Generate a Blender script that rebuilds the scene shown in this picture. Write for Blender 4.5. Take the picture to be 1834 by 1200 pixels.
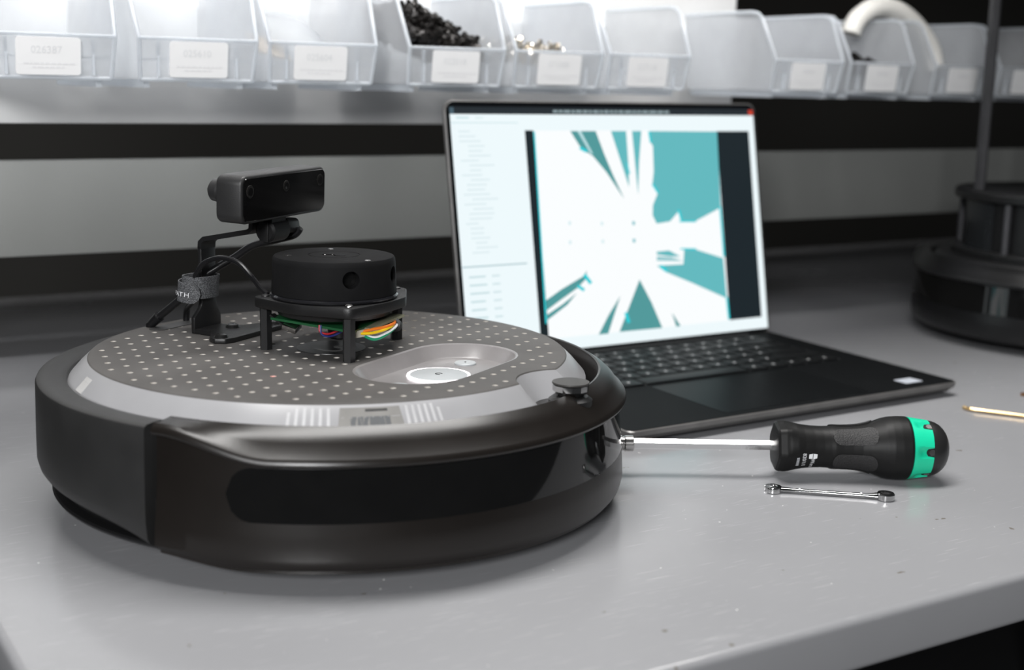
import bpy, bmesh, math, random
from math import sin, cos, pi, radians, hypot, atan2, sqrt
from mathutils import Vector, Matrix, geometry
random.seed(7)
scene = bpy.context.scene
for o in list(bpy.data.objects):
    bpy.data.objects.remove(o)
COL = scene.collection

# ------------------------------------------------------------------ camera
FPX = 2381.26
PITCH = math.atan(455.0 / FPX)
HEAD = radians(58.282)
ROLL = radians(1.232)
CAM = Vector((-0.7814 * cos(HEAD + radians(7.535)), -0.7814 * sin(HEAD + radians(7.535)), 0.2462))
_h = Vector((cos(HEAD), sin(HEAD), 0)); _r0 = Vector((sin(HEAD), -cos(HEAD), 0)); _u = Vector((0, 0, 1))
FW = _h * cos(PITCH) - _u * sin(PITCH)
_up0 = _h * sin(PITCH) + _u * cos(PITCH)
RT = _r0 * cos(ROLL) + _up0 * sin(ROLL)
UP = _up0 * cos(ROLL) - _r0 * sin(ROLL)
cd = bpy.data.cameras.new('camera'); cam = bpy.data.objects.new('camera', cd); COL.objects.link(cam)
cd.sensor_width = 36.0; cd.lens = FPX / 1834 * 36.0
cd.clip_start = 0.01; cd.clip_end = 50
M = Matrix((RT, UP, -FW)).transposed().to_4x4(); M.translation = CAM
cam.matrix_world = M
cd.dof.use_dof = True; cd.dof.focus_distance = 0.79; cd.dof.aperture_fstop = 6.2
scene.camera = cam

# ------------------------------------------------------------------ world, lamps, exposure
w = bpy.data.worlds.new('World'); scene.world = w; w.use_nodes = True
w.node_tree.nodes['Background'].inputs[0].default_value = (0.92, 0.95, 1.0, 1)
w.node_tree.nodes['Background'].inputs[1].default_value = 0.035

def area(name, loc, target, sx, sy, power, col=(1, 1, 1)):
    l = bpy.data.lights.new(name, 'AREA'); l.shape = 'RECTANGLE'; l.size = sx; l.size_y = sy; l.energy = power; l.color = col
    o = bpy.data.objects.new(name, l); COL.objects.link(o); o.location = loc
    o.rotation_euler = (Vector(target) - Vector(loc)).to_track_quat('-Z', 'Y').to_euler()
    return o
area('ceiling_lamp', (0.16, 0.05, 1.55), (0.16, 0.03, 0), 1.5, 0.40, 38, (1, 0.985, 0.965))
area('room_lamp', (-1.30, -1.65, 0.80), (-0.05, 0.30, 0.20), 0.60, 0.45, 42, (0.985, 0.99, 1.0))
area('shelf_lamp', (0.02, 0.150, 0.600), (0.02, 0.40, 0.31), 1.40, 0.04, 2.9, (1.0, 0.99, 0.985)).data.spread = radians(92)
vs = scene.view_settings
vs.view_transform = 'Standard'; vs.look = 'None'; vs.exposure = 0.0; vs.gamma = 1.0; vs.use_curve_mapping = False

# ------------------------------------------------------------------ materials
def srgb(r, g, b):
    f = lambda c: (c / 255 / 12.92) if c / 255 <= 0.04045 else ((c / 255 + 0.055) / 1.055) ** 2.4
    return (f(r), f(g), f(b))

MATS = {}
def mat(name, color, rough=0.5, metal=0.0, spec=0.5, var=0.08, nscale=60.0, bump=0.0, bscale=400.0, coat=0.0, emit=None, estr=0.0, trans=0.0, rvar=0.0):
    if name in MATS: return MATS[name]
    m = bpy.data.materials.new(name); m.use_nodes = True
    nt = m.node_tree; b = nt.nodes['Principled BSDF']
    b.inputs['Roughness'].default_value = rough; b.inputs['Metallic'].default_value = metal
    b.inputs['Specular IOR Level'].default_value = spec
    b.inputs['Coat Weight'].default_value = coat
    b.inputs['Transmission Weight'].default_value = trans
    tc = nt.nodes.new('ShaderNodeTexCoord'); nz = nt.nodes.new('ShaderNodeTexNoise')
    nz.inputs['Scale'].default_value = nscale; nz.inputs['Detail'].default_value = 4
    nt.links.new(tc.outputs['Object'], nz.inputs['Vector'])
    rp = nt.nodes.new('ShaderNodeValToRGB')
    rp.color_ramp.elements[0].color = tuple(c * (1 - var) for c in color) + (1,)
    rp.color_ramp.elements[1].color = tuple(min(1, c * (1 + var)) for c in color) + (1,)
    rp.color_ramp.elements[0].position = 0.35; rp.color_ramp.elements[1].position = 0.65
    nt.links.new(nz.outputs['Fac'], rp.inputs['Fac']); nt.links.new(rp.outputs['Color'], b.inputs['Base Color'])
    if rvar:
        mr = nt.nodes.new('ShaderNodeMapRange'); mr.inputs['To Min'].default_value = max(0, rough - rvar); mr.inputs['To Max'].default_value = rough + rvar
        nt.links.new(nz.outputs['Fac'], mr.inputs['Value']); nt.links.new(mr.outputs['Result'], b.inputs['Roughness'])
    if bump:
        n2 = nt.nodes.new('ShaderNodeTexNoise'); n2.inputs['Scale'].default_value = bscale; n2.inputs['Detail'].default_value = 3
        nt.links.new(tc.outputs['Object'], n2.inputs['Vector'])
        bp = nt.nodes.new('ShaderNodeBump'); bp.inputs['Strength'].default_value = bump; bp.inputs['Distance'].default_value = 0.0005
        nt.links.new(n2.outputs['Fac'], bp.inputs['Height']); nt.links.new(bp.outputs['Normal'], b.inputs['Normal'])
    if emit:
        b.inputs['Emission Color'].default_value = tuple(emit) + (1,); b.inputs['Emission Strength'].default_value = estr
    MATS[name] = m
    return m

def frosted(name, color, alpha, rough=0.3):
    m = bpy.data.materials.new(name); m.use_nodes = True; nt = m.node_tree
    b = nt.nodes['Principled BSDF']; out = nt.nodes['Material Output']
    b.inputs['Base Color'].default_value = tuple(color) + (1,); b.inputs['Roughness'].default_value = rough
    tl = nt.nodes.new('ShaderNodeBsdfTranslucent'); tl.inputs['Color'].default_value = tuple(color) + (1,)
    tp = nt.nodes.new('ShaderNodeBsdfTransparent'); tp.inputs['Color'].default_value = (0.95, 0.96, 0.97, 1)
    m1 = nt.nodes.new('ShaderNodeMixShader'); m1.inputs[0].default_value = 0.45
    nt.links.new(b.outputs[0], m1.inputs[1]); nt.links.new(tl.outputs[0], m1.inputs[2])
    nz = nt.nodes.new('ShaderNodeTexNoise'); nz.inputs['Scale'].default_value = 30
    tc = nt.nodes.new('ShaderNodeTexCoord'); nt.links.new(tc.outputs['Object'], nz.inputs['Vector'])
    mr = nt.nodes.new('ShaderNodeMapRange'); mr.inputs['To Min'].default_value = 1 - alpha - 0.05; mr.inputs['To Max'].default_value = 1 - alpha + 0.05
    nt.links.new(nz.outputs['Fac'], mr.inputs['Value'])
    m2 = nt.nodes.new('ShaderNodeMixShader'); nt.links.new(mr.outputs['Result'], m2.inputs[0])
    nt.links.new(tp.outputs[0], m2.inputs[1]); nt.links.new(m1.outputs[0], m2.inputs[2])
    nt.links.new(m2.outputs[0], out.inputs['Surface'])
    # mix factor is the opaque share
    mr.inputs['To Min'].default_value = alpha - 0.05; mr.inputs['To Max'].default_value = alpha + 0.05
    MATS[name] = m
    return m

def bench_paint():
    m = bpy.data.materials.new('bench_paint'); m.use_nodes = True; nt = m.node_tree; L = nt.links
    b = nt.nodes['Principled BSDF']; tc = nt.nodes.new('ShaderNodeTexCoord')
    def noise(scale, vec=None, detail=4, rot=0.0, sc=(1, 1, 1)):
        mp = nt.nodes.new('ShaderNodeMapping'); mp.inputs['Rotation'].default_value = (0, 0, rot); mp.inputs['Scale'].default_value = sc
        L.new(tc.outputs['Object'], mp.inputs['Vector'])
        n = nt.nodes.new('ShaderNodeTexNoise'); n.inputs['Scale'].default_value = scale; n.inputs['Detail'].default_value = detail
        L.new(mp.outputs[0], n.inputs['Vector']); return n
    def ramp(n, p0, p1, c0, c1):
        r = nt.nodes.new('ShaderNodeValToRGB'); r.color_ramp.elements[0].position = p0; r.color_ramp.elements[1].position = p1
        r.color_ramp.elements[0].color = c0 + (1,); r.color_ramp.elements[1].color = c1 + (1,)
        L.new(n.outputs['Fac'], r.inputs['Fac']); return r
    base = ramp(noise(5.0), 0.3, 0.7, (0.258, 0.260, 0.270), (0.288, 0.290, 0.300))
    prev = base.outputs['Color']
    k = 0
    scr_sum = None
    for rot, sc, scale in ((0.5, (6, 330, 1), 5), (-0.35, (9, 420, 1), 4), (1.5, (7, 380, 1), 4), (2.3, (11, 460, 1), 4), (0.95, (8, 400, 1), 5), (-1.0, (6, 360, 1), 4)):
        s = ramp(noise(scale, detail=1, rot=rot, sc=sc), 0.71, 0.75, (0, 0, 0), (0.45, 0.45, 0.45))
        g = ramp(noise(7 + k, detail=2, rot=rot), 0.52, 0.60, (0, 0, 0), (1, 1, 1)); k += 2
        mu = nt.nodes.new('ShaderNodeMath'); mu.operation = 'MULTIPLY'
        L.new(s.outputs['Color'], mu.inputs[0]); L.new(g.outputs['Color'], mu.inputs[1])
        if scr_sum is None: scr_sum = mu.outputs[0]
        else:
            ad = nt.nodes.new('ShaderNodeMath'); ad.operation = 'MAXIMUM'; L.new(scr_sum, ad.inputs[0]); L.new(mu.outputs[0], ad.inputs[1]); scr_sum = ad.outputs[0]
    mx = nt.nodes.new('ShaderNodeMixRGB'); L.new(scr_sum, mx.inputs[0]); L.new(prev, mx.inputs[1]); mx.inputs[2].default_value = (0.62, 0.62, 0.63, 1)
    # chips and grime
    chip = ramp(noise(95, detail=2), 0.755, 0.775, (0, 0, 0), (1, 1, 1))
    m2 = nt.nodes.new('ShaderNodeMixRGB'); L.new(chip.outputs['Color'], m2.inputs[0]); L.new(mx.outputs[0], m2.inputs[1]); m2.inputs[2].default_value = (0.16, 0.145, 0.13, 1)
    dust = ramp(noise(260, detail=1), 0.80, 0.82, (0, 0, 0), (1, 1, 1))
    m3 = nt.nodes.new('ShaderNodeMixRGB'); L.new(dust.outputs['Color'], m3.inputs[0]); L.new(m2.outputs[0], m3.inputs[1]); m3.inputs[2].default_value = (0.75, 0.75, 0.74, 1)
    L.new(m3.outputs[0], b.inputs['Base Color'])
    rr = nt.nodes.new('ShaderNodeMapRange'); rr.inputs['To Min'].default_value = 0.16; rr.inputs['To Max'].default_value = 0.26
    L.new(noise(9.0).outputs['Fac'], rr.inputs['Value']); L.new(rr.outputs['Result'], b.inputs['Roughness'])
    bp = nt.nodes.new('ShaderNodeBump'); bp.inputs['Strength'].default_value = 0.10; bp.inputs['Distance'].default_value = 0.0004
    L.new(noise(70, detail=2).outputs['Fac'], bp.inputs['Height']); L.new(bp.outputs['Normal'], b.inputs['Normal'])
    return m

# ------------------------------------------------------------------ mesh helpers
class MB:
    def __init__(s): s.v = []; s.f = []; s.mi = []
    def add(s, vs, fs, mi=0):
        b = len(s.v); s.v += [tuple(p) for p in vs]; s.f += [tuple(i + b for i in f) for f in fs]; s.mi += [mi] * len(fs); return s
    def box(s, c, d, mi=0, mtx=None):
        x, y, z = c; a, b, e = d[0] / 2, d[1] / 2, d[2] / 2
        vs = [Vector((x + i * a, y + j * b, z + k * e)) for k in (-1, 1) for j in (-1, 1) for i in (-1, 1)]
        if mtx is not None: vs = [mtx @ p for p in vs]
        return s.add(vs, [(0, 2, 3, 1), (4, 5, 7, 6), (0, 1, 5, 4), (2, 6, 7, 3), (0, 4, 6, 2), (1, 3, 7, 5)], mi)
    def rev(s, prof, n=64, a0=0.0, a1=2 * pi, caps=False, mi=0, c=(0, 0, 0), fn=None):
        """prof: (r,z) list, or fn(az)->profile; revolved about z"""
        full = abs(a1 - a0 - 2 * pi) < 1e-6
        cols = n if full else n + 1
        m = len(prof if fn is None else fn(a0)); vs = []
        for i in range(cols):
            a = a0 + (a1 - a0) * i / n
            for r, z in (prof if fn is None else fn(a)):
                vs.append((c[0] + r * cos(a), c[1] + r * sin(a), c[2] + z))
        fs = []
        for i in range(n):
            j = (i + 1) % cols
            for k in range(m - 1):
                fs.append((i * m + k, j * m + k, j * m + k + 1, i * m + k + 1))
        if caps:
            fs.append(tuple(range(m))); fs.append(tuple(n * m + k for k in range(m - 1, -1, -1)))
        return s.add(vs, fs, mi)
    def cyl(s, p0, p1, r, n=16, r1=None, mi=0, bev=0.0, rot=0.0):
        p0 = Vector(p0); p1 = Vector(p1); d = (p1 - p0); L = d.length; d.normalize()
        q = d.to_track_quat('Z', 'Y').to_matrix(); r1 = r if r1 is None else r1
        if bev: pr = [(0, 0), (r - bev, 0), (r, bev), (r1, L - bev), (r1 - bev, L), (0, L)]
        else: pr = [(0, 0), (r, 0), (r1, L), (0, L)]
        vs = []
        for i in range(n):
            a = 2 * pi * i / n + rot
            for rr, z in pr: vs.append(p0 + q @ Vector((rr * cos(a), rr * sin(a), z)))
        m = len(pr); fs = []
        for i in range(n):
            j = (i + 1) % n
            for k in range(m - 1): fs.append((i * m + k, j * m + k, j * m + k + 1, i * m + k + 1))
        return s.add(vs, fs, mi)
    def tube(s, pts, r, n=10, mi=0, sub=6, smooth=True, rr=None):
        P = [Vector(p) for p in pts]
        if smooth and len(P) > 2:
            Q = []
            for i in range(len(P) - 1):
                a = P[max(i - 1, 0)]; b = P[i]; c = P[i + 1]; d = P[min(i + 2, len(P) - 1)]
                for t in range(sub):
                    t /= sub
                    Q.append(0.5 * ((2 * b) + (c - a) * t + (2 * a - 5 * b + 4 * c - d) * t * t + (3 * b - a - 3 * c + d) * t ** 3))
            Q.append(P[-1]); P = Q
        T = [(P[min(i + 1, len(P) - 1)] - P[max(i - 1, 0)]).normalized() for i in range(len(P))]
        u = T[0].orthogonal().normalized(); vs = []
        for i, p in enumerate(P):
            u = (u - T[i] * u.dot(T[i])).normalized(); wv = T[i].cross(u)
            ra = r if rr is None else rr(i / (len(P) - 1))
            for k in range(n):
                a = 2 * pi * k / n; vs.append(p + (u * cos(a) + wv * sin(a)) * ra)
        fs = []
        for i in range(len(P) - 1):
            for k in range(n):
                l = (k + 1) % n; fs.append((i * n + k, i * n + l, (i + 1) * n + l, (i + 1) * n + k))
        fs.append(tuple(range(n - 1, -1, -1))); b = (len(P) - 1) * n; fs.append(tuple(range(b, b + n)))
        return s.add(vs, fs, mi)
    def prism(s, poly, z0, z1, mi=0, mtx=None):
        n = len(poly); vs = [Vector((x, y, z0)) for x, y in poly] + [Vector((x, y, z1)) for x, y in poly]
        if mtx is not None: vs = [mtx @ p for p in vs]
        fs = [tuple(range(n - 1, -1, -1)), tuple(range(n, 2 * n))] + [(i, (i + 1) % n, n + (i + 1) % n, n + i) for i in range(n)]
        return s.add(vs, fs, mi)
    def loops(s, loops, cap0=False, cap1=False, mi=0):
        n = len(loops[0]); vs = [p for l in loops for p in l]; fs = []
        for k in range(len(loops) - 1):
            for i in range(n):
                j = (i + 1) % n; fs.append((k * n + i, k * n + j, (k + 1) * n + j, (k + 1) * n + i))
        if cap0: fs.append(tuple(range(n - 1, -1, -1)))
        if cap1: fs.append(tuple(range((len(loops) - 1) * n, len(loops) * n)))
        return s.add(vs, fs, mi)
    def build(s, name, mats, parent=None, bevel=0.0, bseg=2, angle=35, solid=0.0, fixn=True, col=None):
        me = bpy.data.meshes.new(name); me.from_pydata([tuple(p) for p in s.v], [], s.f)
        if not isinstance(mats, (list, tuple)): mats = [mats]
        for m in mats: me.materials.append(m)
        me.polygons.foreach_set('material_index', s.mi)
        bm = bmesh.new(); bm.from_mesh(me)
        bmesh.ops.remove_doubles(bm, verts=bm.verts, dist=1e-6)
        bmesh.ops.dissolve_degenerate(bm, edges=bm.edges, dist=1e-7)
        if fixn: bmesh.ops.recalc_face_normals(bm, faces=bm.faces)
        if solid: bmesh.ops.solidify(bm, geom=bm.faces[:], thickness=solid)
        if bevel:
            es = [e for e in bm.edges if len(e.link_faces) == 2 and e.calc_face_angle(0) > radians(40)]
            bmesh.ops.bevel(bm, geom=es, offset=bevel, segments=bseg, affect='EDGES', profile=0.5, clamp_overlap=True)
        bm.to_mesh(me); bm.free()
        me.shade_smooth(); me.set_sharp_from_angle(angle=radians(angle))
        o = bpy.data.objects.new(name, me); COL.objects.link(o)
        if parent is not None: o.parent = parent
        return o

def rrect(w, h, r, n=5, c=(0, 0)):
    pts = []
    for sx, sy, a0 in ((1, 1, 0), (-1, 1, pi / 2), (-1, -1, pi), (1, -1, 3 * pi / 2)):
        for i in range(n + 1):
            a = a0 + pi / 2 * i / n
            pts.append((c[0] + sx * (w / 2 - r) + r * cos(a), c[1] + sy * (h / 2 - r) + r * sin(a)))
    return pts
def circle(r, n, c=(0, 0), ph=0): return [(c[0] + r * cos(ph + 2 * pi * i / n), c[1] + r * sin(ph + 2 * pi * i / n)) for i in range(n)]
def hull2(pts):
    pts = sorted(set((round(x, 6), round(y, 6)) for x, y in pts))
    def half(p):
        h = []
        for q in p:
            while len(h) > 1 and (h[-1][0] - h[-2][0]) * (q[1] - h[-2][1]) - (h[-1][1] - h[-2][1]) * (q[0] - h[-2][0]) <= 1e-12: h.pop()
            h.append(q)
        return h
    a = half(pts); b = half(pts[::-1]); return a[:-1] + b[:-1]

def empty(name, loc=(0, 0, 0), rz=0.0, label=None, cat=None, group=None, kind=None):
    o = bpy.data.objects.new(name, None); COL.objects.link(o); o.location = loc; o.rotation_euler = (0, 0, rz); o.empty_display_size = 0.02
    return tag(o, label, cat, group, kind)
def tag(o, label=None, cat=None, group=None, kind=None):
    if label: o['label'] = label
    if cat: o['category'] = cat
    if group: o['group'] = group
    if kind: o['kind'] = kind
    return o
def text_mesh(body, size, fn, name, material, parent, ext=0.0):
    """lettering as a flat mesh whose points are placed on the surface by fn(x, y)"""
    c = bpy.data.curves.new(name, 'FONT'); c.body = body; c.size = size; c.align_x = 'LEFT'; c.resolution_u = 3
    t = bpy.data.objects.new(name, c); COL.objects.link(t); bpy.context.view_layer.update()
    me = bpy.data.meshes.new_from_object(t.evaluated_get(bpy.context.evaluated_depsgraph_get()))
    bpy.data.objects.remove(t); bpy.data.curves.remove(c)
    for v in me.vertices: v.co = fn(v.co.x, v.co.y)
    me.materials.clear(); me.materials.append(material); me.name = name
    o = bpy.data.objects.new(name, me); COL.objects.link(o); o.parent = parent
    return o
def boolean(o, cutters):
    for c in cutters:
        md = o.modifiers.new('cut', 'BOOLEAN'); md.operation = 'DIFFERENCE'; md.object = c; md.solver = 'EXACT'
    bpy.context.view_layer.update()
    me = bpy.data.meshes.new_from_object(o.evaluated_get(bpy.context.evaluated_depsgraph_get()))
    o.modifiers.clear(); o.data = me
    me.shade_smooth(); me.set_sharp_from_angle(angle=radians(35))
    for c in cutters: bpy.data.objects.remove(c)

# ------------------------------------------------------------------ palette
black_plastic = mat('black_plastic', (0.0095, 0.0095, 0.010), 0.42, bump=0.15, bscale=1500)
black_satin = mat('black_satin_metal', (0.0105, 0.0105, 0.011), 0.38, bump=0.2, bscale=2500)
black_gloss = mat('black_gloss', (0.006, 0.006, 0.006), 0.06, coat=0.3)
black_flat = mat('black_flat', (0.008, 0.008, 0.008), 0.8)
shell_grey = mat('shell_charcoal', (0.022, 0.022, 0.022), 0.50, bump=0.15, bscale=2200)
bumper_brown = mat('bumper_charcoal', (0.0105, 0.0086, 0.0074), 0.30, spec=0.45, bump=0.05, bscale=2500, rvar=0.04, nscale=25)
bumper_low = mat('bumper_lower', (0.030, 0.028, 0.026), 0.36, bump=0.05, bscale=2500)
plate_grey = mat('faceplate_grey', (0.086, 0.082, 0.079), 0.50, spec=0.12, var=0.10, nscale=25)
bezel_grey = mat('faceplate_bezel', (0.30, 0.30, 0.31), 0.30, var=0.05, nscale=20)
pit_pale = mat('pit_pale', (0.46, 0.435, 0.40), 0.5, var=0.02)
chrome = mat('chrome', (0.58, 0.58, 0.58), 0.12, metal=1.0, var=0.04)
steel = mat('steel', (0.55, 0.54, 0.53), 0.22, metal=1.0)
rubber = mat('rubber', (0.012, 0.012, 0.013), 0.55)
cable_black = mat('cable_black', (0.010, 0.010, 0.011), 0.30)
white_ink = mat('white_ink', (0.82, 0.83, 0.85), 0.5, var=0.02)
lamp_ring = mat('lamp_ring', (0.9, 0.9, 0.9), 0.4, emit=(1.0, 0.90, 0.95), estr=3.2)
red_led = mat('red_led', (0.4, 0.03, 0.02), 0.4, emit=(1.0, 0.12, 0.07), estr=1.2)
button_grey = mat('button_grey', (0.36, 0.38, 0.39), 0.45, var=0.02)
pcb_green = mat('pcb_green', (0.012, 0.085, 0.030), 0.35)
pcb_edge = mat('pcb_edge', (0.22, 0.22, 0.15), 0.45)
ivory = mat('connector_ivory', (0.62, 0.58, 0.48), 0.4)
w_orange = mat('wire_orange', (0.85, 0.20, 0.02), 0.4)
w_yellow = mat('wire_yellow', (0.88, 0.58, 0.01), 0.4)
w_green = mat('wire_green', (0.01, 0.27, 0.13), 0.4)
w_red = mat('wire_red', (0.45, 0.02, 0.03), 0.4)
w_blue = mat('wire_blue', (0.02, 0.025, 0.16), 0.4)

# ------------------------------------------------------------------ setting
def structure():
    m_floor = mat('floor_vinyl', (0.030, 0.030, 0.032), 0.6, nscale=6)
    m_wall = mat('wall_dark', (0.0060, 0.0055, 0.0040), 0.85, nscale=3)
    tag(MB().box((1.0, 0.0, -0.905), (7, 6, 0.05)).build('floor', m_floor), 'dark floor below the workbench', 'floor', kind='structure')
    tag(MB().box((1.0, 1.525, 0.60), (8, 0.05, 3.0)).build('wall_back', m_wall), 'dark wall far behind the workbench', 'wall', kind='structure')
    bench = empty('workbench', (0.8, 0.26, -0.88), label='grey painted steel workbench with scratched top', cat='workbench')
    paint = bench_paint()
    t = MB().box((0, 0, 0), (2.0415, 1.106, 0.028)).build('tabletop', paint, bench, bevel=0.0042, bseg=4)
    t.location = (0, -0.003, 0.88 - 0.014)
    legm = mat('bench_leg_steel', (0.10, 0.10, 0.11), 0.5)
    for sx in (-0.96, 0.96):
        for sy in (-0.48, 0.48):
            l = MB().box((0, 0, 0.426), (0.04, 0.04, 0.852)).build('leg', legm, bench, bevel=0.003); l.location = (sx, sy, 0)
    # rack standing on the bench: uprights, hanging panel, rail, low panel, added unseen shelf
    rk = empty('storage_rack', (0.8, 0.470, 0.0), label='steel rack over the bench with a pale panel, low panel and an added unseen shelf', cat='rack')
    pm_ = mat('panel_paint', (0.62, 0.62, 0.615), 0.45, var=0.03, nscale=8)
    lp = mat('lower_panel_paint', (0.21, 0.215, 0.205), 0.5, var=0.03, nscale=8)
    for x in (-1.00, 1.00):
        MB().box((x, 0.0, 0.375), (0.036, 0.036, 0.75)).build('rack_upright', black_satin, rk, bevel=0.002)
    MB().box((-0.571, -0.043, 0.409), (0.862, 0.004, 0.41)).build('hanging_panel', pm_, rk, bevel=0.001)
    MB().box((0, -0.034, 0.1341), (2.036, 0.012, 0.0792)).build('low_panel', lp, rk, bevel=0.0015)
    for z in (0.300, 0.560):
        MB().box((0, -0.034, z), (2.036, 0.012, 0.022)).build('cross_rail', black_satin, rk, bevel=0.001)
    MB().box((0, -0.150, 0.63), (2.1, 0.44, 0.02)).build('shade_shelf_board', mat('shade_shelf_paint', (0.25, 0.25, 0.255), 0.5), rk, bevel=0.002)  # out-of-view board added to shade the back of the bench
structure()

# ------------------------------------------------------------------ mobile robot (robot frame: x forward, y left)
FWD = radians(-59.5)
PC = -0.005                       # faceplate centre along x
ZP = 0.0876
def sstep(a, b, x):
    t = max(0.0, min(1.0, (x - a) / (b - a))); return t * t * (3 - 2 * t)
def rim_z(az): return 0.0682 + 0.0110 * sstep(radians(66), radians(85), abs(az))
def bump_bot(az): return 0.0006 + 0.0042 * sstep(radians(70), radians(88), abs(az))
def bumper_profile(az):
    z = rim_z(az); k = bump_bot(az)
    return [(0.1535, 0.058), (0.1535, 0.0795), (0.1540, 0.0807), (0.1552, 0.0811), (0.1600, 0.0811 - (0.0811 - z) * 0.22), (0.1640, 0.0811 - (0.0811 - z) * 0.50),
            (0.1675, z + 0.0014), (0.1695, z + 0.0002), (0.1706, z - 0.0012), (0.1709, z - 0.0026), (0.1704, z - 0.0038), (0.1694, z - 0.0044),
            (0.1662, z - 0.0050), (0.1672, 0.050), (0.1686, 0.0362), (0.16865, 0.0355), (0.1697, 0.030), (0.1703, 0.019), (0.1694, 0.0140 + k), (0.1680, 0.0118 + k), (0.1660, 0.0108 + k), (0.1658, 0.0092 + k), (0.156, 0.0092 + k)]
def plate_r(az, r0, notch=0.030, kx=0.1525):
    """distance from the plate centre to its edge along az, with the sensor notch cut out of the front"""
    best = r0; cx = kx - PC; b = cx * cos(az); disc = b * b - (cx * cx - notch * notch)
    if disc > 0 and cos(az) > 0:
        t = b - sqrt(disc)
        if 0 < t < best: best = t
    return best

def stadium(hx, hy, n=12, c=(0, 0)):
    """rounded slot, long in y, half sizes hx, hy"""
    pts = []
    for i in range(n + 1):
        a = pi * i / n; pts.append((c[0] + hx * cos(a), c[1] + (hy - hx) + hx * sin(a)))
    for i in range(n + 1):
        a = pi + pi * i / n; pts.append((c[0] + hx * cos(a), c[1] - (hy - hx) + hx * sin(a)))
    return pts

RECC = (0.0685, 0.0); RHX, RHY = 0.0330, 0.0605
def in_recess(x, y, m=0.0):
    dx = x - RECC[0]; dy = max(0.0, abs(y - RECC[1]) - (RHY - RHX)); return hypot(dx, dy) < RHX + m

def make_faceplate(parent):
    angs = [2 * pi * i / 240 for i in range(240)]
    angs += [radians(a) for a in (-12.4, -12.2, -12.0, -11.8, -11.6, 12.4, 12.2, 12.0, 11.8, 11.6, -10.5, 10.5)]
    angs = sorted(set(a % (2 * pi) for a in angs))
    def ring(r0, z, nt_=None):
        nt_ = 0.030 - max(0.0, ZP - z) * 0.75 if nt_ is None else nt_
        return [(PC + plate_r(a, r0, nt_) * cos(a), plate_r(a, r0, nt_) * sin(a), z) for a in angs]
    outer = [(p[0], p[1]) for p in ring(0.1382, ZP)]
    pits = []
    nx = range(-11, 12); ny = range(-13, 14)
    for i in nx:
        for j in ny:
            x = -0.0692 + 0.0138 * (i + 5) ; y = -0.0687 + 0.01165 * (j + 6)
            r = hypot(x - PC, y); a = atan2(y, x - PC)
            if r > plate_r(a, 0.1382) - 0.0042: continue
            if hypot(x - 0.1525, y) < 0.0335: continue
            if in_recess(x, y, 0.004): continue
            if abs(y - 0.0075) < 0.024 and x < -0.134: continue
            pits.append((x, y))
    rec0 = stadium(RHX, RHY, 14, RECC)
    verts = []; edges = []
    def loop(pts):
        b = len(verts); n = len(pts); verts.extend(Vector(p) for p in pts); edges.extend((b + i, b + (i + 1) % n) for i in range(n))
    loop(outer); loop(rec0)
    NP = 8; PR = 0.00185
    for p in pits: loop(circle(PR, NP, p, 0.2))
    v2, e2, f2, ov, oe, of = geometry.delaunay_2d_cdt(verts, edges, [], 1, 1e-6)
    mb = MB()
    keep = []
    cell = {}
    for p in pits: cell.setdefault((round((p[0] + 0.0692) / 0.0138), round((p[1] + 0.0687) / 0.01165)), p)
    for f in f2:
        cx = sum(v2[i].x for i in f) / len(f); cy = sum(v2[i].y for i in f) / len(f)
        if hypot(cx - PC, cy) > plate_r(atan2(cy, cx - PC), 0.1382) + 1e-5: continue
        if in_recess(cx, cy, -1e-5): continue
        q = cell.get((round((cx + 0.0692) / 0.0138), round((cy + 0.0687) / 0.01165)))
        if q and hypot(cx - q[0], cy - q[1]) < PR * 0.93: continue
        keep.append(tuple(f))
    mb.add([(v.x, v.y, ZP) for v in v2], keep, 0)
    # rounded transition, bezel, hidden skirt
    mb.loops([ring(0.1382, ZP), ring(0.1390, ZP - 0.0002), ring(0.1396, ZP - 0.0007)], mi=0)
    mb.loops([ring(0.1396, ZP - 0.0007), ring(0.1450, ZP - 0.0058), ring(0.1512, ZP - 0.0128), ring(0.1516, ZP - 0.0145), ring(0.1516, 0.062, 0.0170)], mi=1)
    # button recess
    L = []
    for off, z in ((0, ZP), (0.0006, ZP - 0.00005), (0.0016, ZP - 0.0005), (0.0064, ZP - 0.0068), (0.0074, ZP - 0.0077), (0.0086, ZP - 0.0080)):
        L.append([(x, y, z) for x, y in stadium(RHX - off, RHY - off, 14, RECC)])
    mb.loops(L, cap1=True, mi=2)
    o = mb.build('faceplate', [plate_grey, bezel_grey, mat('recess_lit_grey', (0.20, 0.19, 0.19), 0.28, var=0.05)], parent, fixn=True, angle=25)  # recess colour lightened to carry the ring light's glow and wall highlight
    # pits: dimpled hole grid, too many and too small to part
    pm = MB()
    for x, y in pits:
        b = circle(PR, NP, (x, y), 0.2)
        pm.loops([[(px_, py_, ZP) for px_, py_ in b], [(px_, py_, ZP - 0.0006) for px_, py_ in b], [(x + (px_ - x) * 0.9, y + (py_ - y) * 0.9, ZP - 0.0009) for px_, py_ in b]], cap1=True, mi=0)
    g = pm.build('hole_grid', pit_pale, o, angle=40)
    tag(g, 'grid of small pale dimples in the faceplate', kind='stuff')
    for m in g.data.polygons: pass
    return o, pits

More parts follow.
